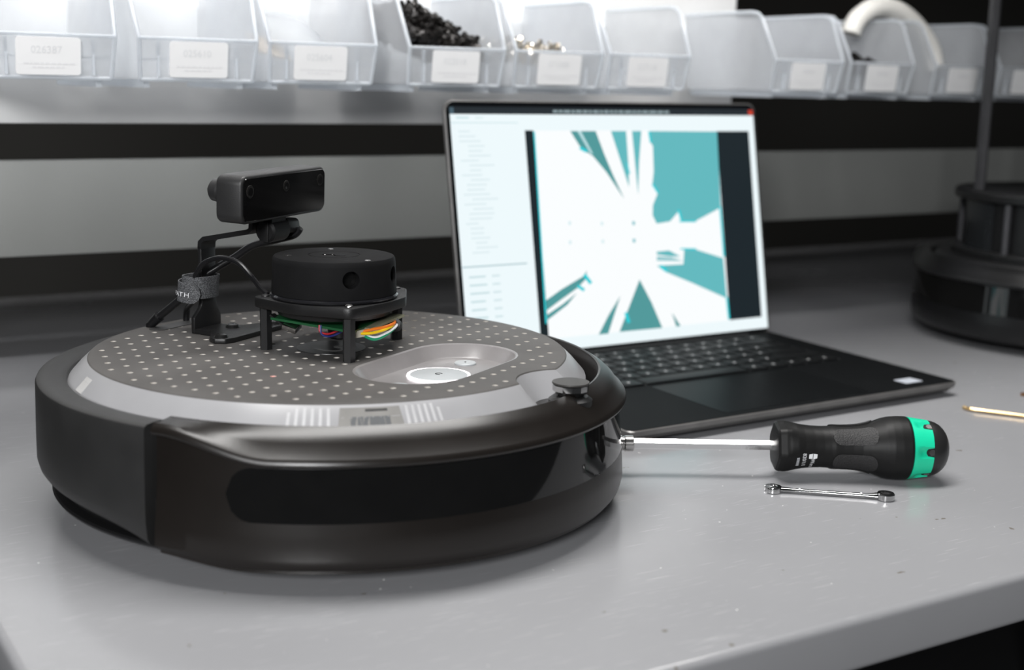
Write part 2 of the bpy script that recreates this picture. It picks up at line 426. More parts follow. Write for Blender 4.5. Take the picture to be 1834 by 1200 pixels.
def make_base(root):
    """the parts of the round drive base"""
    MB().rev([(0, 0.0075), (0.140, 0.0075), (0.152, 0.011), (0.1600, 0.0195), (0.1640, 0.026), (0.1645, 0.040), (0.1530, 0.045), (0.1522, 0.064), (0, 0.064)], 96).build('chassis', black_plastic, root)
    bump = MB().rev([], 120, radians(-86.6), radians(86.6), caps=True, fn=bumper_profile).build('bumper', bumper_brown, root, angle=28)
    # glossy sensor window wrapped round the bumper
    wb = MB(); n = 150; a0, a1 = radians(-73.5), radians(73.5); zc, hz = 0.0495, 0.0133; R = 0.1680
    rows = 7; vs = []; fs = []
    for i in range(n + 1):
        a = a0 + (a1 - a0) * i / n
        d = min(a - a0, a1 - a) * R
        hh = hz if d > hz else sqrt(max(0, hz * hz - (hz - d) ** 2))
        hh = max(hh, 0.0004)
        for k in range(rows):
            z = zc - hh + 2 * hh * k / (rows - 1)
            q = R - 0.095 * (z - zc); vs.append((q * cos(a), q * sin(a), z))
    for i in range(n):
        for k in range(rows - 1):
            fs.append((i * rows + k, (i + 1) * rows + k, (i + 1) * rows + k + 1, i * rows + k + 1))
    wb.add(vs, fs).build('sensor_window', black_gloss, bump, solid=0.0008)
    sh = [(0.1540, 0.058), (0.1540, 0.0760), (0.1546, 0.0778), (0.1562, 0.0789), (0.1590, 0.0794), (0.1660, 0.0795), (0.1690, 0.0792), (0.1704, 0.0784), (0.1711, 0.0768), (0.1714, 0.064),
          (0.1718, 0.045), (0.1718, 0.034), (0.1708, 0.0285), (0.1690, 0.0258), (0.1670, 0.0248), (0.160, 0.0248)]
    def shell_profile(az):
        d = pi - abs(az - pi)
        k = 0.0280 - 0.0098 * math.exp(-(math.degrees(d) - 88.5) / 8.5) - 0.0248
        return [(r, z + k * (1 if z < 0.03 else 0.5 if z < 0.04 else 0)) for r, z in sh]
    MB().rev(sh, 120, radians(87.9), radians(272.1), caps=True, fn=shell_profile).build('rear_shell', shell_grey, root, angle=28)
    lip = MB().rev([(0.1560, 0.0170), (0.1635, 0.0172), (0.1645, 0.0162), (0.1635, 0.0146), (0.156, 0.0125)], 96, radians(86.3), radians(273.7), caps=True).build('lower_lip', black_plastic, root)
    for s in (-1, 1):
        MB().cyl((0, s * 0.105, 0.036), (0, s * 0.130, 0.036), 0.036, 32, bev=0.003).build('wheel', rubber, root)
    MB().cyl((0.125, -0.011, 0.0145), (0.125, 0.011, 0.0145), 0.0145, 24, bev=0.002).build('caster_wheel', rubber, root)

ROB = empty('mobile_robot', (0, 0, 0), FWD, 'round charcoal robot base carrying a spinning scanner and a camera on a bracket', 'robot')
make_base(ROB)
FACE, PITS = make_faceplate(ROB)

def robot_details():
    # buttons in the oval recess
    zf = ZP - 0.0080
    pb = MB().rev([(0, 0.0012), (0.0160, 0.0012), (0.0166, 0.0008), (0.0167, 0)], 64, c=(0.0690, 0.0, zf)).build('power_button', button_grey, ROB)
    MB().rev([(0.0170, 0), (0.0171, 0.0010), (0.0181, 0.0010), (0.0184, 0.0)], 72, c=(0.0690, 0.0, zf)).build('light_ring', lamp_ring, pb)
    MB().rev([(0.0016, 0.0014), (0.0022, 0.0014)], 24, c=(0.0690, 0, zf), a0=0.4, a1=5.6).build('power_symbol', black_flat, pb, solid=0.0001)
    for s in (1, -1):
        b = MB().rev([(0, 0.0012), (0.0060, 0.0012), (0.0065, 0.0008), (0.0066, 0)], 32, c=(0.0655, s * 0.0365, zf)).build('side_button', button_grey, ROB)
        MB().rev([(0, 0.0014), (0.0007, 0.0014)], 12, c=(0.0655, s * 0.0365, zf)).build('dot_mark', black_flat, b)
    # round sticker with a curl mark under the scanner
    st = MB().rev([(0, 0.0003), (0.0205, 0.0003), (0.0206, 0)], 48, c=(-0.006, 0.0, ZP)).build('round_sticker', mat('sticker_black', (0.012, 0.012, 0.013), 0.32), ROB)
    em = MB().tube([(-0.012, -0.008, ZP + 0.0005), (-0.004, -0.010, ZP + 0.0005), (0.004, -0.006, ZP + 0.0005), (0.002, 0.001, ZP + 0.0005), (-0.004, 0.002, ZP + 0.0005), (-0.002, 0.008, ZP + 0.0005), (0.006, 0.008, ZP + 0.0005)], 0.0013, 6, rr=lambda t: 0.0013).build('emblem', mat('emblem_grey', (0.10, 0.10, 0.10), 0.4), st)
    for v in em.data.vertices: v.co.z = min(v.co.z, ZP + 0.00055)
    # red status lamp in one dimple
    q = min(PITS, key=lambda p: (p[0] - 0.0080) ** 2 + (p[1] + 0.0830) ** 2)
    MB().rev([(0, 0.0002), (0.0014, 0.0002), (0.0016, 0)], 12, c=(q[0], q[1], ZP - 0.0008)).build('status_lamp', red_led, ROB)
    # front dome sensor in its notch
    c = (0.1525, 0.0, 0)
    s = MB().rev([(0, 0.066), (0.0120, 0.066), (0.0120, 0.0772), (0.0096, 0.0790), (0, 0.0790)], 40, c=c).build('front_sensor', black_plastic, ROB)
    MB().rev([(0, 0.0788), (0.0074, 0.0792), (0.0099, 0.0822), (0.0099, 0.0852), (0.0090, 0.0858), (0, 0.0858)], 12, c=c).build('sensor_lens', chrome, s, angle=10)
    MB().rev([(0, 0.0857), (0.0100, 0.0857), (0.0103, 0.0862), (0.0101, 0.0868), (0, 0.0870)], 40, c=c).build('sensor_cap', mat('sensor_cap', (0.045, 0.043, 0.041), 0.45, spec=0.3), s)
    nf = [(0.1525 + 0.0200 * cos(a), 0.0200 * sin(a)) for a in [radians(95 + 170 * i / 24) for i in range(25)]]
    MB().prism([(x, y) for x, y in nf if hypot(x, y) < 0.1515], 0.0645, 0.0735).build('notch_floor', black_plastic, s)
    # bezel details: latch window, rib strips, square inset
    def bez(az, t):    # t 0..1 down the bezel, slightly proud
        r = 0.1398 + (0.1510 - 0.1398) * t; z = ZP - 0.0009 - (0.0128 - 0.0009) * t
        return Vector((PC + (r + 0.0003) * cos(az), (r + 0.0003) * sin(az), z + 0.0003))
    def patch(name, a0, a1, t0, t1, m, par, n=10, th=0.0004, sk=0.0):
        mb = MB(); vs = []
        for i in range(n + 1):
            for t in (t0, t1):
                a = a0 + (a1 - a0) * i / n + (sk * (1 if i > n / 2 else -1) if t == t1 else 0)
                vs.append(bez(a, t))
        mb.add(vs, [(2 * i, 2 * i + 1, 2 * i + 3, 2 * i + 2) for i in range(n)])
        return mb.build(name, m, par, solid=th)
    d = radians
    clear = mat('latch_clear', (0.24, 0.235, 0.225), 0.16)
    lw = patch('latch_window', d(-53.0), d(-41.0), 0.10, 0.88, clear, FACE, sk=d(0.5))
    patch('latch_tab', d(-51.0), d(-43.2), 0.42, 0.88, mat('latch_tab', (0.10, 0.105, 0.11), 0.35), lw, th=0.0012)
    patch('latch_slot', d(-48.0), d(-43.5), 0.16, 0.25, mat('slot_dark', (0.03, 0.03, 0.03), 0.4), lw, th=0.0006)
    rib_m = mat('bezel_rib', (0.46, 0.46, 0.47), 0.3)
    for k in range(6):
        for a in (-63.3 + k * 1.55, -39.9 + k * 1.35):
            t0 = 0.10 + (0.16 if (a < -50 and k == 0) or (a > -50 and k == 5) else 0)
            patch('rib', d(a), d(a + 0.62), t0, 0.90, rib_m, FACE, n=2, th=0.0006)
    patch('square_inset', d(-121.8), d(-117.6), 0.28, 0.86, mat('inset_grey', (0.46, 0.455, 0.45), 0.35), FACE, n=4, th=0.0006)
    # thin dark sheet painting the shade of a cable slot at the plate rear
    MB().prism(stadium(0.0058, 0.026, 10, (-0.1300, 0.008)), ZP + 0.0001, ZP + 0.0004).build('cable_slot_shade', mat('slot_shadow', (0.035, 0.035, 0.035), 0.5), FACE)
robot_details()

# ---- scanner
def make_scanner():
    c = (-0.0035, 0.0)
    legs = [(-0.0352, -0.0244), (0.0260, -0.0273), (0.0113, 0.0447), (-0.0330, 0.0400)]
    hp = circle(0.0385, 48, c)
    for x, y in legs: hp += circle(0.0062, 16, (x, y))
    hp += circle(0.006, 12, (0.027, 0.020))
    S = MB().prism(hull2(hp), 0.1130, 0.1192).build('scanner', black_plastic, ROB, bevel=0.0009)
    tag(S, 'black round laser scanner on four posts')
    for x, y in legs:
        MB().cyl((x, y, ZP - 0.0002), (x, y, 0.1132), 0.0037, 6, rot=0.3).build('post', black_satin, S)
        MB().rev([(0, 0.1206), (0.0012, 0.1206), (0.0024, 0.1198), (0.0026, 0.1191)], 16, c=(x, y, 0)).build('post_screw', steel if x == 0.0260 else black_satin, S)
    MB().rev([(0.020, 0.1190), (0.0355, 0.1190), (0.0372, 0.1198), (0.0376, 0.1208), (0.0368, 0.1218), (0.0300, 0.1220)], 72, c=(c[0], c[1], 0)).build('drive_belt', mat('belt_gloss', (0.012, 0.012, 0.014), 0.14), S)
    hd = MB().rev([(0, 0.1216), (0.0300, 0.1216), (0.0366, 0.1220), (0.0367, 0.1228), (0.0360, 0.1400), (0.0357, 0.1422), (0.0350, 0.1434), (0.0338, 0.1438), (0.0152, 0.1438), (0.0151, 0.1435), (0.0146, 0.1435), (0.0145, 0.1438), (0, 0.1438)], 96, c=(c[0], c[1], 0)).build('scanner_head', mat('head_black', (0.012, 0.012, 0.0125), 0.60, spec=0.04, bump=0.2, bscale=2500), S)
    cut = []
    for az in (-39.3, 17.0):
        a = radians(az); d = Vector((cos(a), sin(a), 0)); p = Vector((c[0], c[1], 0.1336))
        cut.append(MB().cyl(p + d * 0.027, p + d * 0.045, 0.0050, 32).build('cutter', black_flat))
        cut[-1].parent = ROB
    for az in (140, 110): pass
    boolean(hd, cut)
    for az in (-39.3, 17.0):
        a = radians(az); d = Vector((cos(a), sin(a), 0)); p = Vector((c[0], c[1], 0.1336))
        MB().cyl(p + d * 0.0272, p + d * 0.0290, 0.0049, 24).build('aperture_lens', black_gloss, S)
    for x, y in ((-0.0227, -0.0188), (-0.0199, 0.0193), (0.0270, -0.0100)):
        MB().rev([(0, 0.1441), (0.0012, 0.1441), (0.0018, 0.1439), (0.0019, 0.1436)], 14, c=(x, y, 0)).build('cap_screw', steel, S)
    # raised wave marking on the cap
    MB().tube([(-0.0100, -0.0030, 0.1438), (-0.0070, -0.0050, 0.1438), (-0.0030, -0.0015, 0.1438), (0.0010, -0.0045, 0.1438), (0.0050, -0.0010, 0.1438)], 0.0004, 6).build('cap_marking', black_gloss, S)
    # underside: motor cone, boards, connector and wires
    MB().rev([(0, 0.1040), (0.0150, 0.1045), (0.0330, 0.1095), (0.0345, 0.1130), (0, 0.1130)], 48, c=(c[0], c[1], 0)).build('motor_housing', black_plastic, S)
    MB().cyl((-0.002, 0.004, 0.0935), (-0.002, 0.004, 0.1045), 0.0075, 20, bev=0.001).build('motor', black_satin, S)
    b = MB().box((0, 0, 0), (0.056, 0.034, 0.0014)).build('circuit_board', pcb_green, S)
    b.location = (-0.003, -0.008, 0.1065); b.rotation_euler = (radians(4), radians(3), radians(4))
    b2 = MB().box((0, 0, 0), (0.024, 0.032, 0.0014)).build('circuit_board', [pcb_edge], S)
    b2.location = (0.0190, 0.006, 0.1056); b2.rotation_euler = (radians(7), radians(-2), radians(-6))
    u = MB().box((0, 0, 0), (0.009, 0.008, 0.0035)).build('usb_socket', steel, S, bevel=0.0004); u.location = (-0.017, -0.0235, 0.1030); u.rotation_euler = (radians(20), radians(14), 0.2)
    fl = MB().box((0, 0, 0), (0.014, 0.005, 0.0012)).build('ribbon_clip', black_plastic, S); fl.location = (-0.025, -0.0235, 0.1050); fl.rotation_euler = (0, radians(32), 0.1)
    cn = MB().box((0, 0, 0), (0.0050, 0.0085, 0.0042)).build('connector', ivory, S, bevel=0.0003); cn.location = (0.0240, -0.0150, 0.1020); cn.rotation_euler = (0, 0, -0.2)
    for k, (m, dz, dy) in enumerate(((w_orange, 0.0012, 0.0), (w_yellow, 0.0002, -0.0015), (w_green, -0.0012, 0.0012), (white_ink, -0.0008, 0.002))):
        sag = (0.0008, -0.0002, -0.0030, -0.0024)[k]
        MB().tube([(0.0250, -0.0150 + dy, 0.1020 + dz * 0.6), (0.0300, -0.0090 + dy, 0.1020 + dz + sag), (0.0335, -0.0010 + dy, 0.1030 + dz + sag * 0.6), (0.0335, 0.0080 + dy, 0.1042 + dz), (0.0290, 0.0150 + dy, 0.1044 + dz)], 0.0009, 8).build('wire', m, S)
    MB().tube([(0.0310, 0.0120, 0.1044), (0.0260, 0.0220, 0.1010), (0.0180, 0.0300, 0.0985), (0.010, 0.031, 0.1000)], 0.0035, 12).build('wire_sleeve', rubber, S)
    for m, dz, x0 in ((w_red, 0.0, 0.0035), (w_blue, -0.0013, 0.0045)):
        MB().tube([(x0, -0.0245, 0.1060), (x0 + 0.001, -0.0250, 0.1022 + dz), (x0 + 0.005, -0.0215, 0.1010 + dz), (x0 + 0.008, -0.0130, 0.1035 + dz), (x0 + 0.006, -0.0060, 0.1050)], 0.0006, 8).build('wire', m, S)
    return S
make_scanner()

# ---- camera on bracket
def make_camera():
    yaw = radians(4.4); pit = radians(-1.9); rol = radians(-1.0)
    MC = Matrix.Translation((-0.0427, 0.0052, 0.1764)) @ Matrix.Rotation(yaw, 4, 'Z') @ Matrix.Rotation(-pit, 4, 'Y') @ Matrix.Rotation(-rol, 4, 'X')
    # local: x out of the lens face, y along the width, z up, origin at the face centre
    body_m = mat('camera_grey', (0.026, 0.026, 0.0265), 0.42, bump=0.2, bscale=2500)
    mb = MB(); L = []
    for x, ins, r in ((0.0, 0.0012, 0.0048), (-0.0004, 0.0005, 0.0052), (-0.0012, 0.0, 0.0055), (-0.0162, 0.0, 0.0055), (-0.0172, 0.0004, 0.0052), (-0.0175, 0.0012, 0.0048)):
        L.append([(x, y, z) for y, z in rrect(0.091 - 2 * ins, 0.028 - 2 * ins, r)])
    mb.loops(L, True, True)
    H = mb.build('depth_camera', body_m, ROB); H.matrix_local = MC
    tag(H, 'black bar-shaped depth camera with three lenses')
    g = MB(); g.loops([[(0.0001, y, z) for y, z in rrect(0.0880, 0.0250, 0.0040)], [(0.0005, y, z) for y, z in rrect(0.0874, 0.0244, 0.0038)]], False, True)
    g.build('front_glass', black_gloss, H)
    lens_m = mat('lens_iris', (0.016, 0.015, 0.014), 0.25, spec=0.5)
    for y, z, r in ((-0.0375, 0.0048, 0.0038), (0.0, 0.0052, 0.0034), (0.0380, 0.0060, 0.0036)):
        ln = MB().cyl((0.0004, y, z), (0.0009, y, z), r, 28, bev=0.0002).build('lens', lens_m, H)
        MB().cyl((0.0009, y, z), (0.0011, y, z), r * 0.62, 20).build('lens_glass', black_gloss, ln)
        if y == 0.0:
            MB().cyl((0.0010, y - 0.0008, z - 0.001), (0.0012, y - 0.0008, z - 0.001), 0.0009, 10).build('lens_glint', chrome, ln)
    k = MB().cyl((-0.0174, -0.0385, 0.0040), (-0.0245, -0.0385, 0.0040), 0.0070, 28, r1=0.0064, bev=0.0012).build('rear_knob', body_m, H)
    MB().cyl((-0.0243, -0.0385, 0.0040), (-0.0268, -0.0385, 0.0040), 0.0030, 16, bev=0.0006).build('knob_tip', black_satin, k)
    # tilt clamp below the housing
    cl = MB().cyl((-0.0090, -0.0085, -0.0225), (-0.0090, 0.0100, -0.0225), 0.0070, 28, bev=0.0014)
    cl.box((-0.0090, 0.0005, -0.0165), (0.0085, 0.0150, 0.0060))
    cl.build('tilt_clamp', black_plastic, H)
    MB().box((-0.0090, -0.0088, -0.0225), (0.0062, 0.0012, 0.0120)).build('clamp_face', black_satin, H, bevel=0.0005)
    pg = MB(); pg.loops([[(-0.0090 + x, 0.0095, -0.0205 + z) for x, z in rrect(0.011, 0.0095, 0.003)], [(-0.0090 + x, 0.0210, -0.0215 + z) for x, z in rrect(0.011, 0.0095, 0.003)], [(-0.0090 + x, 0.0240, -0.0225 + z) for x, z in rrect(0.008, 0.007, 0.003)]], True, True)
    pg.build('cable_plug', black_plastic, H)
    # bracket: foot, upright, arm from bent strip
    zb = ZP
    foot = [(-0.1010, -0.0120), (-0.0870, -0.0130), (-0.0765, -0.0265), (-0.0700, -0.0300), (-0.0640, -0.0265), (-0.0625, -0.0200), (-0.0650, 0.0230), (-0.0655, 0.0330), (-0.0700, 0.0375), (-0.0765, 0.0370), (-0.0800, 0.0310), (-0.0850, 0.0180), (-0.0905, 0.0135), (-0.1010, 0.0130)]
    B = MB().prism(foot, zb, zb + 0.0032).build('camera_bracket', black_satin, ROB, bevel=0.0008)
    outline = [(-0.0120, zb), (0.0130, zb), (0.0130, 0.0975), (0.0098, 0.1030), (0.0088, 0.1060), (0.0088, 0.1420), (-0.0046, 0.1420), (-0.0046, 0.1060), (-0.0060, 0.1030), (-0.0120, 0.0975)]
    up = MB(); n = len(outline)
    up.loops([[(-0.1035, y, z) for y, z in outline], [(-0.1005, y, z) for y, z in outline]], True, True)
    up.build('upright', black_satin, B, bevel=0.0007)
    arm = MB(); pts = [(-0.1020, 0.1400), (-0.1016, 0.1440), (-0.0990, 0.1462), (-0.0700, 0.1520), (-0.0640, 0.1532), (-0.0618, 0.1550), (-0.0612, 0.1620)]
    loops_ = []
    for i, (x, z) in enumerate(pts):
        a = pts[max(i - 1, 0)]; b = pts[min(i + 1, len(pts) - 1)]; t = Vector((b[0] - a[0], b[1] - a[1])).normalized(); nn = Vector((-t.y, t.x)) * 0.0015
        loops_.append([(x + nn.x, -0.0046, z + nn.y), (x + nn.x, 0.0088, z + nn.y), (x - nn.x, 0.0088, z - nn.y), (x - nn.x, -0.0046, z - nn.y)])
    arm.loops(loops_, True, True); arm.build('arm', black_satin, B, angle=50)
    for x, y in ((-0.0699, -0.0235), (-0.0896 + 0.004, 0.0060), (-0.0720, 0.0310)):
        sc = MB().rev([(0, 0.0024), (0.0018, 0.0024), (0.0036, 0.0017), (0.0045, 0.0)], 20, c=(x, y, zb + 0.0032)).build('bracket_screw', mat('screw_black', (0.012, 0.012, 0.012), 0.22), B)
        MB().cyl((x, y, zb + 0.0053), (x, y, zb + 0.00562), 0.0015, 6).build('hex_socket', black_flat, sc)
    # thick camera cable: plug, sweep back behind the upright, through the strap, down to the plate
    cc = MB().tube([(-0.0480, 0.0265, 0.1540), (-0.0520, 0.0255, 0.1495), (-0.0610, 0.0200, 0.1465), (-0.0760, 0.0150, 0.1420), (-0.0880, 0.0120, 0.1340), (-0.0980, 0.0060, 0.1270), (-0.1065, -0.0030, 0.1190), (-0.1110, -0.0060, 0.1120), (-0.1190, -0.0075, 0.1050), (-0.1320, -0.0090, 0.0950), (-0.1405, -0.0095, 0.0885)], 0.0024, 12).build('camera_cable', cable_black, ROB)
    MB().tube([(-0.1405, -0.0095, 0.0872), (-0.1375, -0.0092, 0.0905), (-0.1320, -0.0090, 0.0952)], 0.0032, 12, rr=lambda t: 0.0024 + 0.0012 * t).build('cable_boot', cable_black, cc)
    MB().tube([(-0.1060, 0.0000, 0.1140), (-0.1130, 0.0040, 0.1065), (-0.1250, 0.0130, 0.1010), (-0.1330, 0.0180, 0.0960), (-0.1355, 0.0195, 0.0870)], 0.0021, 12).build('power_cable', cable_black, ROB)
    MB().tube([(-0.1040, -0.0090, 0.1160), (-0.1000, -0.0110, 0.1240), (-0.0930, -0.0120, 0.1320), (-0.0840, -0.0120, 0.1360), (-0.0760, -0.0122, 0.1372), (-0.0640, -0.0135, 0.1352), (-0.0530, -0.0160, 0.1290), (-0.0430, -0.0190, 0.1225), (-0.0370, -0.0205, 0.1195)], 0.0016, 10).build('scanner_cable', cable_black, ROB)
    # fabric strap round the upright and the cables
    fab = strap_material()
    cx, cy = -0.1050, -0.0010
    def band(hx, hy, z0, z1, tilt, name, par, a0=0, a1=2 * pi, th=0.0008):
        n = 48; mb = MB(); vs = []
        for i in range(n + 1):
            a = a0 + (a1 - a0) * i / n
            ex = abs(cos(a)) ** 0.8 * (1 if cos(a) >= 0 else -1); ey = abs(sin(a)) ** 0.8 * (1 if sin(a) >= 0 else -1)
            for z in (z0, z1): vs.append((cx + hx * ex + (z - 0.1155) * 0.10, cy + hy * ey, z + tilt * ex))
        mb.add(vs, [(2 * i, 2 * i + 1, 2 * i + 3, 2 * i + 2) for i in range(n)])
        return mb.build(name, fab, par, solid=th, angle=50)
    ST = band(0.0098, 0.0118, 0.1095, 0.1232, 0.0, 'cable_strap', ROB)
    tag(ST, 'grey woven cable strap printed with white lettering')
    # outer flap with a rounded end on the camera side
    def flap(u, v):          # u along the strap (metres), v up from its middle
        a = radians(-168) + u / 0.0112
        ex = abs(cos(a)) ** 0.8 * (1 if cos(a) >= 0 else -1); ey = abs(sin(a)) ** 0.8 * (1 if sin(a) >= 0 else -1)
        z = 0.1142 + v - 0.16 * (u - 0.002) * 0.45
        return Vector((cx + 0.0119 * ex + (z - 0.1155) * 0.10, cy + 0.0139 * ey, z))
    mb = MB(); nu, nv = 26, 8; Lf = 0.0245; hv = 0.0062; vs = []
    for i in range(nu + 1):
        u = -0.004 + (Lf + 0.004) * i / nu; d = Lf - u
        hh = hv if d > hv else sqrt(max(1e-8, hv * hv - (hv - d) ** 2))
        for k in range(nv + 1): vs.append(flap(u, -hh + 2 * hh * k / nv))
    mb.add(vs, [(i * (nv + 1) + k, (i + 1) * (nv + 1) + k, (i + 1) * (nv + 1) + k + 1, i * (nv + 1) + k + 1) for i in range(nu) for k in range(nv)])
    FL = mb.build('strap_flap', fab, ST, solid=0.0007, angle=60)
    def on_flap(x, y):
        p = flap(0.0080 + x, y - 0.0022); q = Vector((cx, cy, p.z)); d = (p - q).normalized(); return p + d * 0.0011
    text_mesh('PATH', 0.0040, on_flap, 'strap_lettering', white_ink, ST)

def strap_material():
    m = bpy.data.materials.new('strap_weave'); m.use_nodes = True; nt = m.node_tree; b = nt.nodes['Principled BSDF']
    tc = nt.nodes.new('ShaderNodeTexCoord'); mp = nt.nodes.new('ShaderNodeMapping'); mp.inputs['Rotation'].default_value = (0.4, 0.3, 0.6)
    nt.links.new(tc.outputs['Object'], mp.inputs['Vector'])
    ck = nt.nodes.new('ShaderNodeTexVoronoi'); ck.inputs['Scale'].default_value = 1500; nt.links.new(mp.outputs[0], ck.inputs['Vector'])
    r = nt.nodes.new('ShaderNodeValToRGB'); r.color_ramp.elements[0].color = (0.20, 0.205, 0.215, 1); r.color_ramp.elements[1].color = (0.05, 0.052, 0.056, 1)
    r.color_ramp.elements[0].position = 0.15; r.color_ramp.elements[1].position = 0.6
    nt.links.new(ck.outputs['Distance'], r.inputs['Fac']); nt.links.new(r.outputs['Color'], b.inputs['Base Color'])
    b.inputs['Roughness'].default_value = 0.65
    bp = nt.nodes.new('ShaderNodeBump'); bp.inputs['Strength'].default_value = 0.5; bp.inputs['Distance'].default_value = 0.0003; bp.invert = True
    nt.links.new(ck.outputs['Distance'], bp.inputs['Height']); nt.links.new(bp.outputs['Normal'], b.inputs['Normal'])
    return m
make_camera()

# ------------------------------------------------------------------ second robot
def second_robot():
    cx, cy = 0.8962, 0.1339
    R2 = empty('mobile_robot', (cx, cy, 0), radians(205), 'tall black robot with a round base and upright rods behind the laptop', 'robot')
    r2m = mat('second_robot_dimmed', (0.006, 0.006, 0.0065), 0.34)  # base colour darkened to stand in for the weaker light this far back
    for ch in list(ROB.children):
        if ch.name.split('.')[0] in ('chassis', 'bumper', 'rear_shell', 'lower_lip', 'wheel', 'caster_wheel'):
            c = ch.copy(); COL.objects.link(c); c.parent = R2
            for sl in c.material_slots:
                sl.link = 'OBJECT'; sl.material = r2m
            for g in ch.children:
                d = g.copy(); COL.objects.link(d); d.parent = c
    MB().rev([(0, 0.082), (0.146, 0.082), (0.152, 0.076), (0.152, 0.063), (0, 0.063)], 96).build('faceplate', black_plastic, R2)
    bay = MB().rev([(0, 0.081), (0.134, 0.081), (0.1345, 0.083), (0.1345, 0.088), (0.1330, 0.0895), (0.122, 0.0895), (0.122, 0.138), (0.133, 0.1385), (0.1345, 0.140), (0.1345, 0.146), (0.133, 0.148), (0, 0.148)], 72).build('payload_bay', black_plastic, R2)
    gl = mat('bay_gloss', (0.02, 0.022, 0.024), 0.15)
    for k in range(6):
        a = radians(60 * k + 12)
        MB().rev([(0.1225, 0.0896), (0.1255, 0.0896), (0.1255, 0.1379), (0.1225, 0.1379)], 10, a - 0.20, a + 0.20, caps=True).build('bay_panel', gl, bay)
        a += radians(22)
        MB().cyl((0.1275 * cos(a), 0.1275 * sin(a), 0.0890), (0.1275 * cos(a), 0.1275 * sin(a), 0.1390), 0.0035, 12).build('spacer', mat('spacer_grey', (0.05, 0.05, 0.055), 0.35), bay)
    rod = mat('rod_grey', (0.045, 0.045, 0.048), 0.35)
    a0 = radians(150 - 205); rr = 0.118
    for k in range(4):
        a = a0 + k * pi / 2
        MB().cyl((rr * cos(a), rr * sin(a), 0.148), (rr * cos(a), rr * sin(a), 0.372), 0.0058, 6).build('upright_rod', rod, R2)
    MB().rev([(0, 0.371), (0.132, 0.371), (0.134, 0.373), (0.134, 0.378), (0.132, 0.380), (0, 0.380)], 72).build('top_plate', black_plastic, R2)
second_robot()

